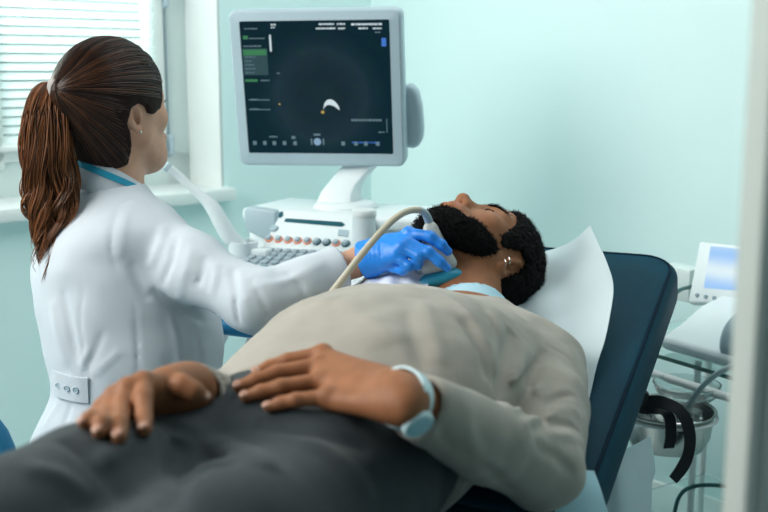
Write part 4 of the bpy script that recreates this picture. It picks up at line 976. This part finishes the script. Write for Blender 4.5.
bmh = beard.mesh('beard', .0026); bo = link_mesh('beard', bmh, M['hair_black'], pat)
link_mesh('beard_curls', fuzz(bmh, 9000, .0065, WLOC[pat.name], 0, 5, lambda P: ~((hd.local(P)[:, 1] > .070) & (hd.local(P)[:, 0] > -.086))), M['hair_black'], bo)
for sg in (-1, 1):
    pts = spline([hd.w(.022, .0925, sg*.013), hd.w(.029, .089, sg*.026), hd.w(.028, .079, sg*.042), hd.w(.021, .069, sg*.051)], 6)
    r = np.random.default_rng(11); n = 260; ii = r.integers(0, len(pts)-1, n); base = np.array(pts)[ii]+r.normal(0, .0022, (n, 3)); dr = nrm(hd.L*sg*.8+hd.U*.35+hd.F*.1); t = np.linspace(0, 1, 4)
    link_mesh('eyebrow', strands('eyebrow', base[:, None]+dr[None, None]*t[None, :, None]*.009, np.linspace(.0006, .0002, 4)[None].repeat(n, 0), np.zeros(n)), M['hair_black'], pat)
    mb = MB(); mb.tube([hd.w(-.003+.003*abs(t_), .0868-.006*abs(t_), sg*(.033+.0125*t_)) for t_ in (-1, -.6, -.2, .2, .6, 1)], .0012, 6); mb.build('eyelashes', M['hair_black'], pat)
# earrings on the left ear
earq = lambda u, f, o_: hd.w(-.006, -.014, .0745)+hd.sc*(hd.U*u+nrm(hd.F*.92+hd.L*.38)*f+nrm(hd.L*.92-hd.F*.38)*o_)
for u, f in ((-.024, -.001), (-.014, .003)):
    mb = MB(); c0 = earq(u, f+.003, .006); ax1, ax2 = nrm(hd.F*.7+hd.L*.7), nrm(hd.L*.7-hd.F*.7)
    mb.tube([c0+.0068*(math.cos(t)*ax1+math.sin(t)*ax2) for t in np.linspace(0, 2*math.pi, 21)], .0011, 8); mb.build('earring', M['silver'], pat)
# wristwatch on the left wrist
wax = nrm(Lwr-Lc); wc = Lwr-wax*.002
u1 = nrm(-CF*.9-CU*.40+CR*.1); u1 = nrm(u1-wax*(u1@wax)); u2 = np.cross(wax, u1)
mb = MB(); ringp = [wc+(.0350*math.cos(t))*u1+(.0330*math.sin(t))*u2 for t in np.linspace(0, 2*math.pi, 41)]
mb.ribbon(ringp, wax, .019, .0028); strap_w = mb.build('watch_strap', M['watch_white'], pat)
mb = MB(); dc = wc+u1*.0345; mb.lathe([(0, 0), (.0175, 0), (.0190, .002), (.0190, .006), (.0175, .0085), (.0160, .0085), (.0158, .0075), (0, .0075)], dc, u1, 36); case = mb.build('watch_case', M['watch_white'], pat)
mb = MB(); mb.lathe([(0, .0079), (.0147, .0079)], dc, u1, 36); mb.build('watch_dial', M['watch_dial'], case)
mb = MB()
for ang, ln in ((.6, .008), (2.3, .011)): mb.tube([dc+u1*.0082, dc+u1*.0082+ln*(math.cos(ang)*wax+math.sin(ang)*u2)], .0004, 5)
mb.build('watch_hands', M['plastic_mid'], case)

# ------------------------------------------------------------------ THE SONOGRAPHER
ta = math.radians(20); TFv = V3(math.cos(ta), math.sin(ta), 0); TLv = V3(-math.sin(ta), math.cos(ta), 0)
wo0 = W(118, 480, 2.1)
wom = thing('person', 'woman in white lab coat with ponytail holding the ultrasound probe in a blue glove', 'person', V3(wo0[0], wo0[1], 0))
fh = V3(math.cos(math.radians(60)), math.sin(math.radians(60)), 0); tb = math.radians(11)
wh_ = Head(W(117, 115, 2.09), Z*math.cos(tb)-fh*math.sin(tb), fh*math.cos(tb)+Z*math.sin(tb), 1.05)
wO = W(112, 172, 2.1); wO = V3(wO[0], wO[1], 0)
def tsec(px, py, hf, hl, d=2.1): p = W(px, py, d); return (p[2], (p-wO)@TFv, (p-wO)@TLv, hf, hl)
secs = [tsec(118, 555, .20, .215), tsec(121, 500, .20, .21), tsec(124, 455, .193, .20), tsec(133, 415, .178, .18), tsec(137, 385, .165, .165), tsec(134, 340, .175, .17), tsec(124, 295, .172, .175), tsec(114, 250, .152, .178), tsec(111, 216, .112, .165), tsec(112, 196, .078, .115), tsec(113, 178, .058, .066)]
Wsh, Wel, Wwr = W(147, 238, 2.05), W(257, 301, 1.92), W(357, 262, 1.98)
Wc = W(343, 268, 1.97); Wmid = W(196, 269, 1.98)
Xsh = wO+TLv*.165+TFv*.0; Xsh = V3(Xsh[0], Xsh[1], Wsh[2]+.005); Xel, Xwr = W(182, 322, 2.28), W(246, 294, 2.40)
Xc = Xwr-nrm(Xwr-Xel)*.03
coat = Body()
coat.loft(V3(wO[0], wO[1], 0), Z, TFv, TLv, secs[::1], .03, 2.1)
coat.cap(Wsh, wO+TLv*.05+Z*(Wsh[2]+.012), .058, .055, .05); coat.cap(Xsh, wO-TLv*.02+Z*(Xsh[2]+.012), .058, .055, .05)
coat.chain([Wsh, Wmid, Wel], [.067, .056, .056], .04); coat.chain([Wel, W(300, 288, 1.943), Wc], [.056, .048, .042], .03)
coat.chain([Xsh, Xel], [.066, .060], .04); coat.chain([Xel, Xel+(Xc-Xel)*.6, Xc], [.058, .05, .042], .03)
coat.noise(.0035, 13, 12); coat.noise(.002, 27, 13)
for pix, r, h in (([(120, 205), (113, 225), (111, 250), (118, 275)], .004, -.004), ([(121, 205), (130, 200), (145, 203), (158, 211)], .005, -.004), ([(127, 212), (122, 235), (122, 258)], .010, .004),
                  ([(165, 225), (160, 245), (150, 268)], .010, .006), ([(178, 236), (172, 262), (162, 285)], .009, -.006), ([(192, 246), (186, 272), (180, 300)], .010, .006), ([(205, 256), (200, 280), (196, 308)], .008, -.006),
                  ([(216, 262), (214, 290), (212, 315)], .009, .006), ([(232, 268), (236, 295), (240, 326)], .007, -.009), ([(241, 270), (246, 298), (252, 330)], .007, .007), ([(250, 278), (262, 300), (272, 326)], .007, -.005),
                  ([(262, 280), (280, 296), (290, 318)], .009, .004), ([(285, 272), (300, 285), (306, 305)], .009, -.004), ([(250, 288), (275, 284), (300, 275), (325, 263)], .010, .004), ([(275, 310), (300, 305), (325, 292)], .009, -.004),
                  ([(150, 290), (175, 305), (205, 322)], .010, -.010), ([(130, 262), (140, 285), (150, 300)], .012, -.006), ([(135, 300), (137, 340), (139, 385), (136, 430)], .005, -.003), ([(170, 315), (178, 350), (180, 395)], .010, .004),
                  ([(190, 322), (200, 355), (203, 395)], .010, -.004), ([(84, 285), (80, 320), (84, 350), (90, 372)], .004, -.0035), ([(52, 300), (58, 335), (68, 366)], .012, .006), ([(62, 290), (70, 325), (78, 362)], .010, -.006),
                  ([(88, 350), (84, 362), (80, 373)], .007, .004), ([(104, 330), (96, 350), (88, 368)], .008, -.004), ([(120, 350), (104, 365), (92, 376)], .008, .004), ([(60, 400), (52, 415), (44, 430)], .009, .005),
                  ([(72, 402), (66, 420), (60, 440)], .008, -.005), ([(90, 404), (100, 420), (118, 440)], .009, -.004), ([(125, 395), (110, 415), (85, 430)], .007, .003)):
    coat.fold(pix, r*.8, h*1.05)
Wfd = nrm(Wc-Wel); Xfd = nrm(Xc-Xel)
shell_end(coat, Wc, Wfd, .034); shell_end(coat, Xc, Xfd, .034)
wn0, wn1 = W(112, 184, 2.1), wh_.w(-.075, -.030, 0)
wnd = nrm(wn1-wn0)
coat.cap(wn0+wnd*.0, wn1, .058, .06, .008, 'sub')
belt_hits = [coat.hit([(x, 386)])[0] for x in (52, 58, 66, 74, 82, 89)]; belt_hits[0] = belt_hits[1]*2-belt_hits[2]+V3(0, .02, 0)
co_ = link_mesh('lab_coat', coat.mesh('lab_coat', .0046), M['coat'], wom)
# half belt with three buttons at the back of the waist
cen = wO+TFv*((W(137, 385, 2.1)-wO)@TFv)
bpth = []
for p in spline(belt_hits, 4): o_ = nrm(V3(*(p-cen)[:2], 0)); bpth.append(V3(p[0], p[1], belt_hits[2][2])+o_*.0045)
mb = MB(); mb.ribbon(bpth, Z, .047, .005); hb = mb.build('half_belt', M['coat'], co_)
for x in (61, 69, 77.5):
    p = coat.hit([(x, 386)])[0]; o_ = nrm(V3(*(p-cen)[:2], 0)); p = V3(p[0], p[1], belt_hits[2][2])
    mb = MB(); mb.lathe([(0, .009), (.0035, .0085), (.0052, .0095), (.0058, .008), (.0055, .006)], p, o_, 16); mb.build('button', M['plastic_grey'], hb)
# collar around the neck, lanyard on it
def nring(r1, r2, dz, a0=-180, a1=180, n=40, drop=.036):
    c_ = W(112, 175, 2.1); return [c_+TFv*r1*math.cos(a)+TLv*r2*math.sin(a)+Z*(dz-drop*math.cos(a)-.012*max(0, math.cos(a))**2) for a in np.radians(np.linspace(a0, a1, n))]
cr = [nring(r_, r_*.985, dz_, 14, 346, 60) for r_, dz_ in ((.0625, .010), (.0645, .016), (.0680, .0165), (.0730, .010), (.0790, -.006), (.0850, -.024), (.0900, -.044))]
surface([list(q) for q in zip(*cr)], .0035).build('collar', M['coat'], co_)
r1_, r2_ = nring(.0735, .0725, .009), nring(.0795, .0785, -.008)
rp1 = nring(.0800, .0788, .0005); wdir = [nrm(b-a) for a, b in zip(r1_, r2_)]
mb = MB(); mb.ribbon(rp1[1:-1], wdir[1:-1], .0125, .0022); mb.build('lanyard', M['teal_band'], wom)
# body: head, neck, arms, hands (gloved)
Gh = dict(i=[W(409, 233, 1.940), W(431, 237, 1.910), W(442, 245, 1.910), W(448, 251, 1.915)], m=[W(408, 243, 1.923), W(428, 252, 1.895), W(440, 262, 1.895), W(447, 268, 1.900)],
          r=[W(402, 248.0, 1.917), W(419, 256.0, 1.895), W(417, 265.0, 1.910), W(407, 266.0, 1.927)], l=[W(395, 255.0, 1.920), W(409, 266.0, 1.903), W(403, 271.0, 1.920), W(394, 269.0, 1.935)],
          t=[W(392, 246, 1.975), W(412, 252, 1.990), W(428, 256, 1.985), W(441, 258, 1.975)])
kdir = nrm(W(275, 290, 2.46)-Xwr); ks = np.cross(kdir, Z)
def kf(o_, l_, n_=4): p = Xwr+kdir*.085+ks*o_; return [p+Z*.004, p+kdir*l_*.45+Z*.012, p+kdir*l_*.75+Z*.002, p+kdir*l_-Z*.010]
Xh = dict(i=kf(-.028, .075) if False else kf(.028, .072), m=kf(.009, .078), r=kf(-.010, .072), l=kf(-.028, .058), t=[Xwr+kdir*.03+ks*.03, Xwr+kdir*.06+ks*.046, Xwr+kdir*.085+ks*.05, Xwr+kdir*.10+ks*.05])
gb_ = nrm(-CF*.55+CU*.8-CR*.1)
wb_ = Body(); wh_.face(wb_, fem=True, closed=False)
wb_.chain([wn0-wnd*.02, wn1], [.056, .050], .025); wb_.cap(wn0, wh_.w(-.06, -.045, 0), .05, .048, .03)
wb_.loft(V3(wO[0], wO[1], 0), Z, TFv, TLv, [(a, b, c, d*.72, e*.72) for a, b, c, d, e in secs], .03)
wb_.chain([Wsh, Wmid, Wel], [.045, .042, .036], .02); wb_.chain([Wel, Wwr], [.036, .0255], .02); wb_.chain([Xsh, Xel, Xwr], [.045, .036, .0255], .02)
hand(wb_, Gh, Wwr, gb_, .024, .86, -.001); hand(wb_, Xh, Xwr, Z, .024, .86, -.001)
me = wb_.mesh('body', .0026); wbo = link_mesh('body', me, M['skin_light'], wom)
def lips2(P): q = wh_.local(P); return np.exp(-(((q[:, 0]+.065)/.0105)**2+(q[:, 2]/.024)**2)**2)*(q[:, 1] > .07)
set_attr(me, 'tint', lips2, WLOC[wom.name])
for sg in (-1, 1):
    mb = MB(); bm = bmesh.new(); bmesh.ops.create_uvsphere(bm, u_segments=20, v_segments=14, radius=.0128); bm.transform(Matrix.Translation(Vector([float(t) for t in wh_.w(.002, .0735, sg*.032)]))); mb.from_bm(bm); mb.build('eyeball', M['white_paint'], wom)
    mb = MB(); mb.lathe([(0, .0004), (.0058, .0)], wh_.w(.002, .0864, sg*.032), wh_.F, 20); mb.build('iris', M['black'], wom)
    mb = MB()
    for t_ in np.linspace(-1, 1, 13):
        b0 = wh_.w(.0085-.003*abs(t_), .0845-.004*abs(t_), sg*(.032+.012*t_)); mb.tube([b0, b0+wh_.F*.006+wh_.U*.001+wh_.L*sg*.002*t_, b0+wh_.F*.010+wh_.U*.004+wh_.L*sg*.004*t_], [.0005, .0004, .0002], 5)
    mb.build('eyelashes', M['hair_black'], wom)
    pts = spline([wh_.w(.022, .091, sg*.012), wh_.w(.029, .088, sg*.026), wh_.w(.026, .076, sg*.046)], 6)
    r = np.random.default_rng(13); n = 160; ii = r.integers(0, len(pts)-1, n); base = np.array(pts)[ii]+r.normal(0, .0013, (n, 3)); dr = nrm(wh_.L*sg*.85+wh_.U*.25); t = np.linspace(0, 1, 4)
    link_mesh('eyebrow', strands('eyebrow', base[:, None]+dr[None, None]*t[None, :, None]*.008, np.linspace(.0005, .0002, 4)[None].repeat(n, 0), np.zeros(n)), M['hair_strand'], wom)
    q0 = wh_.w(.004, -.028, sg*.0765)+wh_.sc*.82*(wh_.U*-.031+nrm(wh_.F*.92+wh_.L*sg*.38)*-.003+nrm(wh_.L*sg*.92-wh_.F*.38)*.011)
    bm = bmesh.new(); bmesh.ops.create_uvsphere(bm, u_segments=12, v_segments=8, radius=.0028); bm.transform(Matrix.Translation(Vector([float(t) for t in q0]))); mb = MB(); mb.from_bm(bm); mb.build('earring', M['silver'], wom)
# hair drawn back to the tie
WS = [(.100, .072), (.076, .060), (.060, .048), (.050, .034), (.046, .018), (.038, .003), (.028, .004), (.012, .0), (-.004, .006), (-.013, .022), (-.026, .030), (-.047, .025), (-.054, .002), (-.046, -.030), (-.044, -.080), (-.062, -.104), (-.18, -.115), (-.18, .22), (.10, .22)]
TIE = wh_.w(.070, -.116, 0)
wha = Body(); wh_.skull(wha, .008); wh_.e(wha, -.045, -.045, 0, (.062, .058, .062), .03); wha.cap(wh_.w(.058, -.080, 0), wh_.w(.069, -.110, 0), .042, .0165, .05)
wha.cut(lambda P: poly_sd(wh_.local(P)[:, [1, 0]], WS)*wh_.sc, .006)
wha.noise(.0012, 60, 5)
whm = wha.mesh('hair', .0032); who = link_mesh('hair', whm, M['hair_base'], wom)
r = np.random.default_rng(21); nv = len(whm.vertices); cc_ = np.empty(nv*3, np.float32); whm.vertices.foreach_get('co', cc_); cc_ = cc_.reshape(-1, 3)+WLOC[wom.name]
p = cc_[r.integers(0, nv, 1500)].astype(float); segs = [p]
def grad(S, P, e=.002): return np.stack([S(P+np.eye(3)[i]*e)-S(P-np.eye(3)[i]*e) for i in range(3)], 1)/(2*e)
skull_only = Body(); wh_.skull(skull_only, .008); wh_.e(skull_only, -.045, -.045, 0, (.062, .058, .062), .03); skull_only.cap(wh_.w(.058, -.080, 0), wh_.w(.069, -.110, 0), .042, .0165, .05)
lift = r.uniform(.0002, .0014, 1500)
for k in range(15):
    G = grad(skull_only, p); G /= np.linalg.norm(G, axis=1, keepdims=True)+1e-9; d = TIE-p; dist = np.linalg.norm(d, axis=1, keepdims=True)
    d = d-G*(d*G).sum(1, keepdims=True); d /= np.linalg.norm(d, axis=1, keepdims=True)+1e-9
    p = p+d*np.minimum(.009, dist*.5); p = p-G*(skull_only(p)-lift*min(1, (k+1)/4))[:, None]; segs.append(p)
SG = np.stack(segs, 1); q = wh_.local(SG.reshape(-1, 3)).reshape(len(SG), -1, 3)
ok = ~((np.abs(q[:, :, 2]) > .05) & (q[:, :, 0] < .036) & (q[:, :, 0] > -.046) & (q[:, :, 1] > -.052) & (q[:, :, 1] < .006)).any(1) & (poly_sd(q[:, 2, [1, 0]], WS) < -.002)
SG = SG[ok]; link_mesh('hair_strands', strands('hair_strands', SG, np.concatenate([[.0002], np.full(14, .0006), [.0003]])[None].repeat(len(SG), 0), r.random(len(SG))**3*.30), M['hair_strand'], who)
# ponytail
ct = spline([TIE, W(58, 82, 2.02), W(50, 90, 1.995), W(45, 113, 1.98), W(45, 150, 1.98), W(48, 182, 1.985), W(50, 212, 1.985), W(50, 243, 1.985), W(50, 285, 1.985)], 8); ct = np.array(ct); NC = len(ct)
tt = np.linspace(0, 1, 56); cpt = np.stack([np.interp(tt, np.linspace(0, 1, NC), ct[:, i]) for i in range(3)], 1)
wid_ = np.interp(tt, [0, .05, .12, .22, .35, .5, .63, .76, .88, 1], np.array([6.5, 8, 14, 19, 25, 31, 31, 25, 15, 5])/535)
def pony(n, seed, clumps=46):
    r = np.random.default_rng(seed); ca = r.uniform(0, 2*math.pi, clumps); cr_ = np.sqrt(r.random(clumps)); cph = r.uniform(0, 6.28, clumps); cfr = r.uniform(2.2, 3.8, clumps); cam_ = r.uniform(.4, 1.2, clumps); cend = r.uniform(.80, 1.0, clumps)
    k = r.integers(0, clumps, n); a = r.uniform(0, 2*math.pi, n); q = np.sqrt(r.random(n)); x0, y0 = q*np.cos(a), q*np.sin(a)
    g = np.clip(tt*1.3, 0, .82)[None, :]; X = x0[:, None]*(1-g)+(cr_*np.cos(ca))[k][:, None]*g; Y = y0[:, None]*(1-g)+(cr_*np.sin(ca))[k][:, None]*g
    end = (cend[k]*r.uniform(.86, 1.0, n)); s_ = tt[None, :]*end[:, None]
    c_ = np.stack([np.interp(s_, tt, cpt[:, i]) for i in range(3)], -1); w_ = np.interp(s_, tt, wid_)
    am = np.clip(s_-.28, 0, 1)**1.2*.034*cam_[k][:, None]; ph = s_*2*math.pi*cfr[k][:, None]+cph[k][:, None]+r.normal(0, .15, n)[:, None]
    e1 = nrm(V3(1, .1, 0)); e2 = nrm(V3(-.1, 1, 0))
    Pp = c_+e1*(X*w_)[:, :, None]+e2*(Y*w_*.62)[:, :, None]+e1*(am*np.sin(ph))[:, :, None]+e2*(am*.8*np.cos(ph))[:, :, None]
    tone = np.clip(r.normal(.48, .32, n)+.15*(np.cos(ca)[k] < 0), 0, 1)  # random strand tone; left-hand locks coloured lighter to stand for light from the left
    rad = np.interp(np.linspace(0, 1, len(tt)), [0, .1, .85, 1], [.0009, .0010, .0009, .0003])[None].repeat(n, 0)
    return Pp, rad, tone
Pp, rad, tone = pony(1700, 31)
pt = link_mesh('ponytail', strands('ponytail', Pp, rad, tone), M['hair_strand'], wom)
mb = MB(); tdir = nrm(ct[3]-ct[0])
u_ = nrm(np.cross(tdir, Z)); v_ = np.cross(tdir, u_)
for k in range(4): mb.tube([ct[0]+tdir*(.006+.0058*k)+(.0225+.001*(k % 2))*(math.cos(a)*u_+math.sin(a)*v_) for a in np.linspace(0, 2*math.pi, 33)], .0042, 8, caps=False)
mb.build('hair_tie', M['scrunchie'], wom)
# gloves
gl_ = Body(); hand(gl_, Gh, Wwr+nrm(Gh['m'][0]-Wwr)*.016, gb_, .027, .88, .0012)
g0, g1 = W(384, 254, 1.960), W(362, 261, 1.973); gd = nrm(g1-g0); gl_.chain([g0+gd*-.01, g1], [.030, .034], .02)
gl_.noise(.0012, 70, 9)
for x in (366, 370, 375, 380): gl_.fold([(x, 243), (x+1.5, 256), (x+3, 270)], .0025, -.0016)
shell_end(gl_, g1, gd, .0315)
link_mesh('glove', gl_.mesh('glove', .0024), M['glove'], wom)
gl2 = Body(); hand(gl2, Xh, Xwr+kdir*.01, Z, .027, .88, .0012); gl2.cap(Xwr+kdir*.01, Xwr-kdir*.02, .029, .031, .02); link_mesh('glove', gl2.mesh('glove', .003), M['glove'], wom)
# seated legs and a stool
hipz = .50
tb_ = Body()
for sg in (-1, 1):
    h_ = V3(wo0[0], wo0[1], hipz)+TLv*sg*.095+TFv*.02; k_ = h_+TFv*.36+Z*-.01; f_ = V3(k_[0], k_[1], .09)-TFv*.06
    tb_.chain([h_, k_], [.085, .065], .03); tb_.chain([k_, f_], [.062, .05], .03)
    sh = Body(); sh.cap(f_-Z*.04+TFv*.14, f_-Z*.035-TFv*.03, .036, .042, .02); sh.cap(f_-Z*.03, f_+Z*.0, .042, .04, .02); link_mesh('shoe', sh.mesh('shoe', .005), M['white_paint'], wom)
link_mesh('trousers', tb_.mesh('trousers', .006), M['coat'], wom)
st = thing('stool', 'round blue swivel stool the woman in the lab coat sits on', 'stool', V3(wo0[0], wo0[1], 0))
so = V3(wo0[0], wo0[1], 0)
mb = MB(); mb.lathe([(0, .355), (.17, .355), (.185, .365), (.185, .395), (.17, .41), (0, .412)], so, n=40); mb.build('seat', M['blue_chair'], st)
mb = MB(); mb.lathe([(0, .08), (.024, .08), (.024, .24), (.016, .24), (.016, .355), (0, .355)], so, n=20); mb.build('column', M['chrome'], st)
for k in range(5):
    a = 2*math.pi*k/5; e_ = so+V3(math.cos(a), math.sin(a), 0)*.24
    mb = MB(); mb.tube([so+Z*.09, e_+Z*.065], [.018, .012], 10); lg = mb.build('leg', M['chrome'], st)
    mb = MB(); mb.lathe([(0, -.012), (.024, -.012), (.028, -.006), (.028, .006), (.024, .012), (0, .012)], e_+Z*.028, V3(-math.sin(a), math.cos(a), 0), 16); mb.build('caster', M['rubber'], lg)

# ------------------------------------------------------------------ THE PROBE IN HER HAND, and the towel on the patient's chest
pr0, pr1 = W(430, 226, 1.940), W(442, 282, 1.940); pax = nrm(pr1-pr0); pu = nrm(CR-pax*(CR@pax)); pv = np.cross(pax, pu); pl_ = np.linalg.norm(pr1-pr0)
prb = thing('ultrasound_probe', "grey and teal ultrasound probe in the blue glove, held against the patient's neck", 'ultrasound probe', pr1)
pb = Body(); pb.loft(pr0, pax, pu, pv, [(-.012, 0, 0, .011, .011), (.01, 0, 0, .016, .014), (.03, 0, 0, .021, .0165), (.05, 0, 0, .027, .0165), (.07, 0, 0, .034, .0165), (.086, 0, 0, .039, .0165)], .01, 2.4)
link_mesh('handle', pb.mesh('handle', .0022), M['probe_grey'], prb)
pb = Body(); pb.loft(pr0, pax, pu, pv, [(.083, 0, 0, .0395, .0172), (.090, 0, 0, .0415, .018), (.100, 0, 0, .042, .018), (.108, 0, 0, .039, .0165), (.113, 0, 0, .030, .013)], .01, 2.5)
link_mesh('transducer_head', pb.mesh('transducer_head', .0022), M['probe_teal'], prb)
mb = MB(); mb.tube(spline([pr0+pax*-.006, W(428, 219, 1.935), W(424.5, 212.5, 1.925), W(418, 209.5, 1.915)], 6), [.0078]*6+list(np.linspace(.0078, .0058, 13)), 12); mb.build('strain_relief', M['plastic_grey'], prb)
cb = spline([W(420, 210, 1.917), W(410, 210.5, 1.905), W(399, 215.5, 1.890), W(386, 226.5, 1.875), W(372, 242, 1.860), W(358, 259, 1.850), W(344, 277, 1.845), W(332, 292, 1.850), W(322, 303, 1.865), W(308, 318, 1.93), W(296, 345, 1.98), W(290, 380, 2.02), W(288, 430, 2.04)], 8)
mb = MB(); mb.tube(cb, .0062, 12); mb.build('cable', M['cable'], prb)
g = grid_from([rowd([(345, 290, 2.06), (362, 278, 2.04), (385, 270, 2.03), (405, 268, 2.02), (424, 270, 2.01)]), rowd([(345, 296, 1.98), (362, 283, 1.965), (385, 277, 1.955), (405, 277, 1.95), (428, 281, 1.94)]), rowd([(345, 304, 1.92), (362, 293, 1.91), (385, 288, 1.90), (405, 288, 1.90), (428, 291, 1.90)])])
g = g+Z*(.002*np.sin(g[:, :, 0:1]*160))
o = surface(g, .002).build('paper_towel', M['towel'], loc=g[10, 20]); tag(o, "white paper towel tucked on the patient's chest under the gloved hand", 'paper towel')
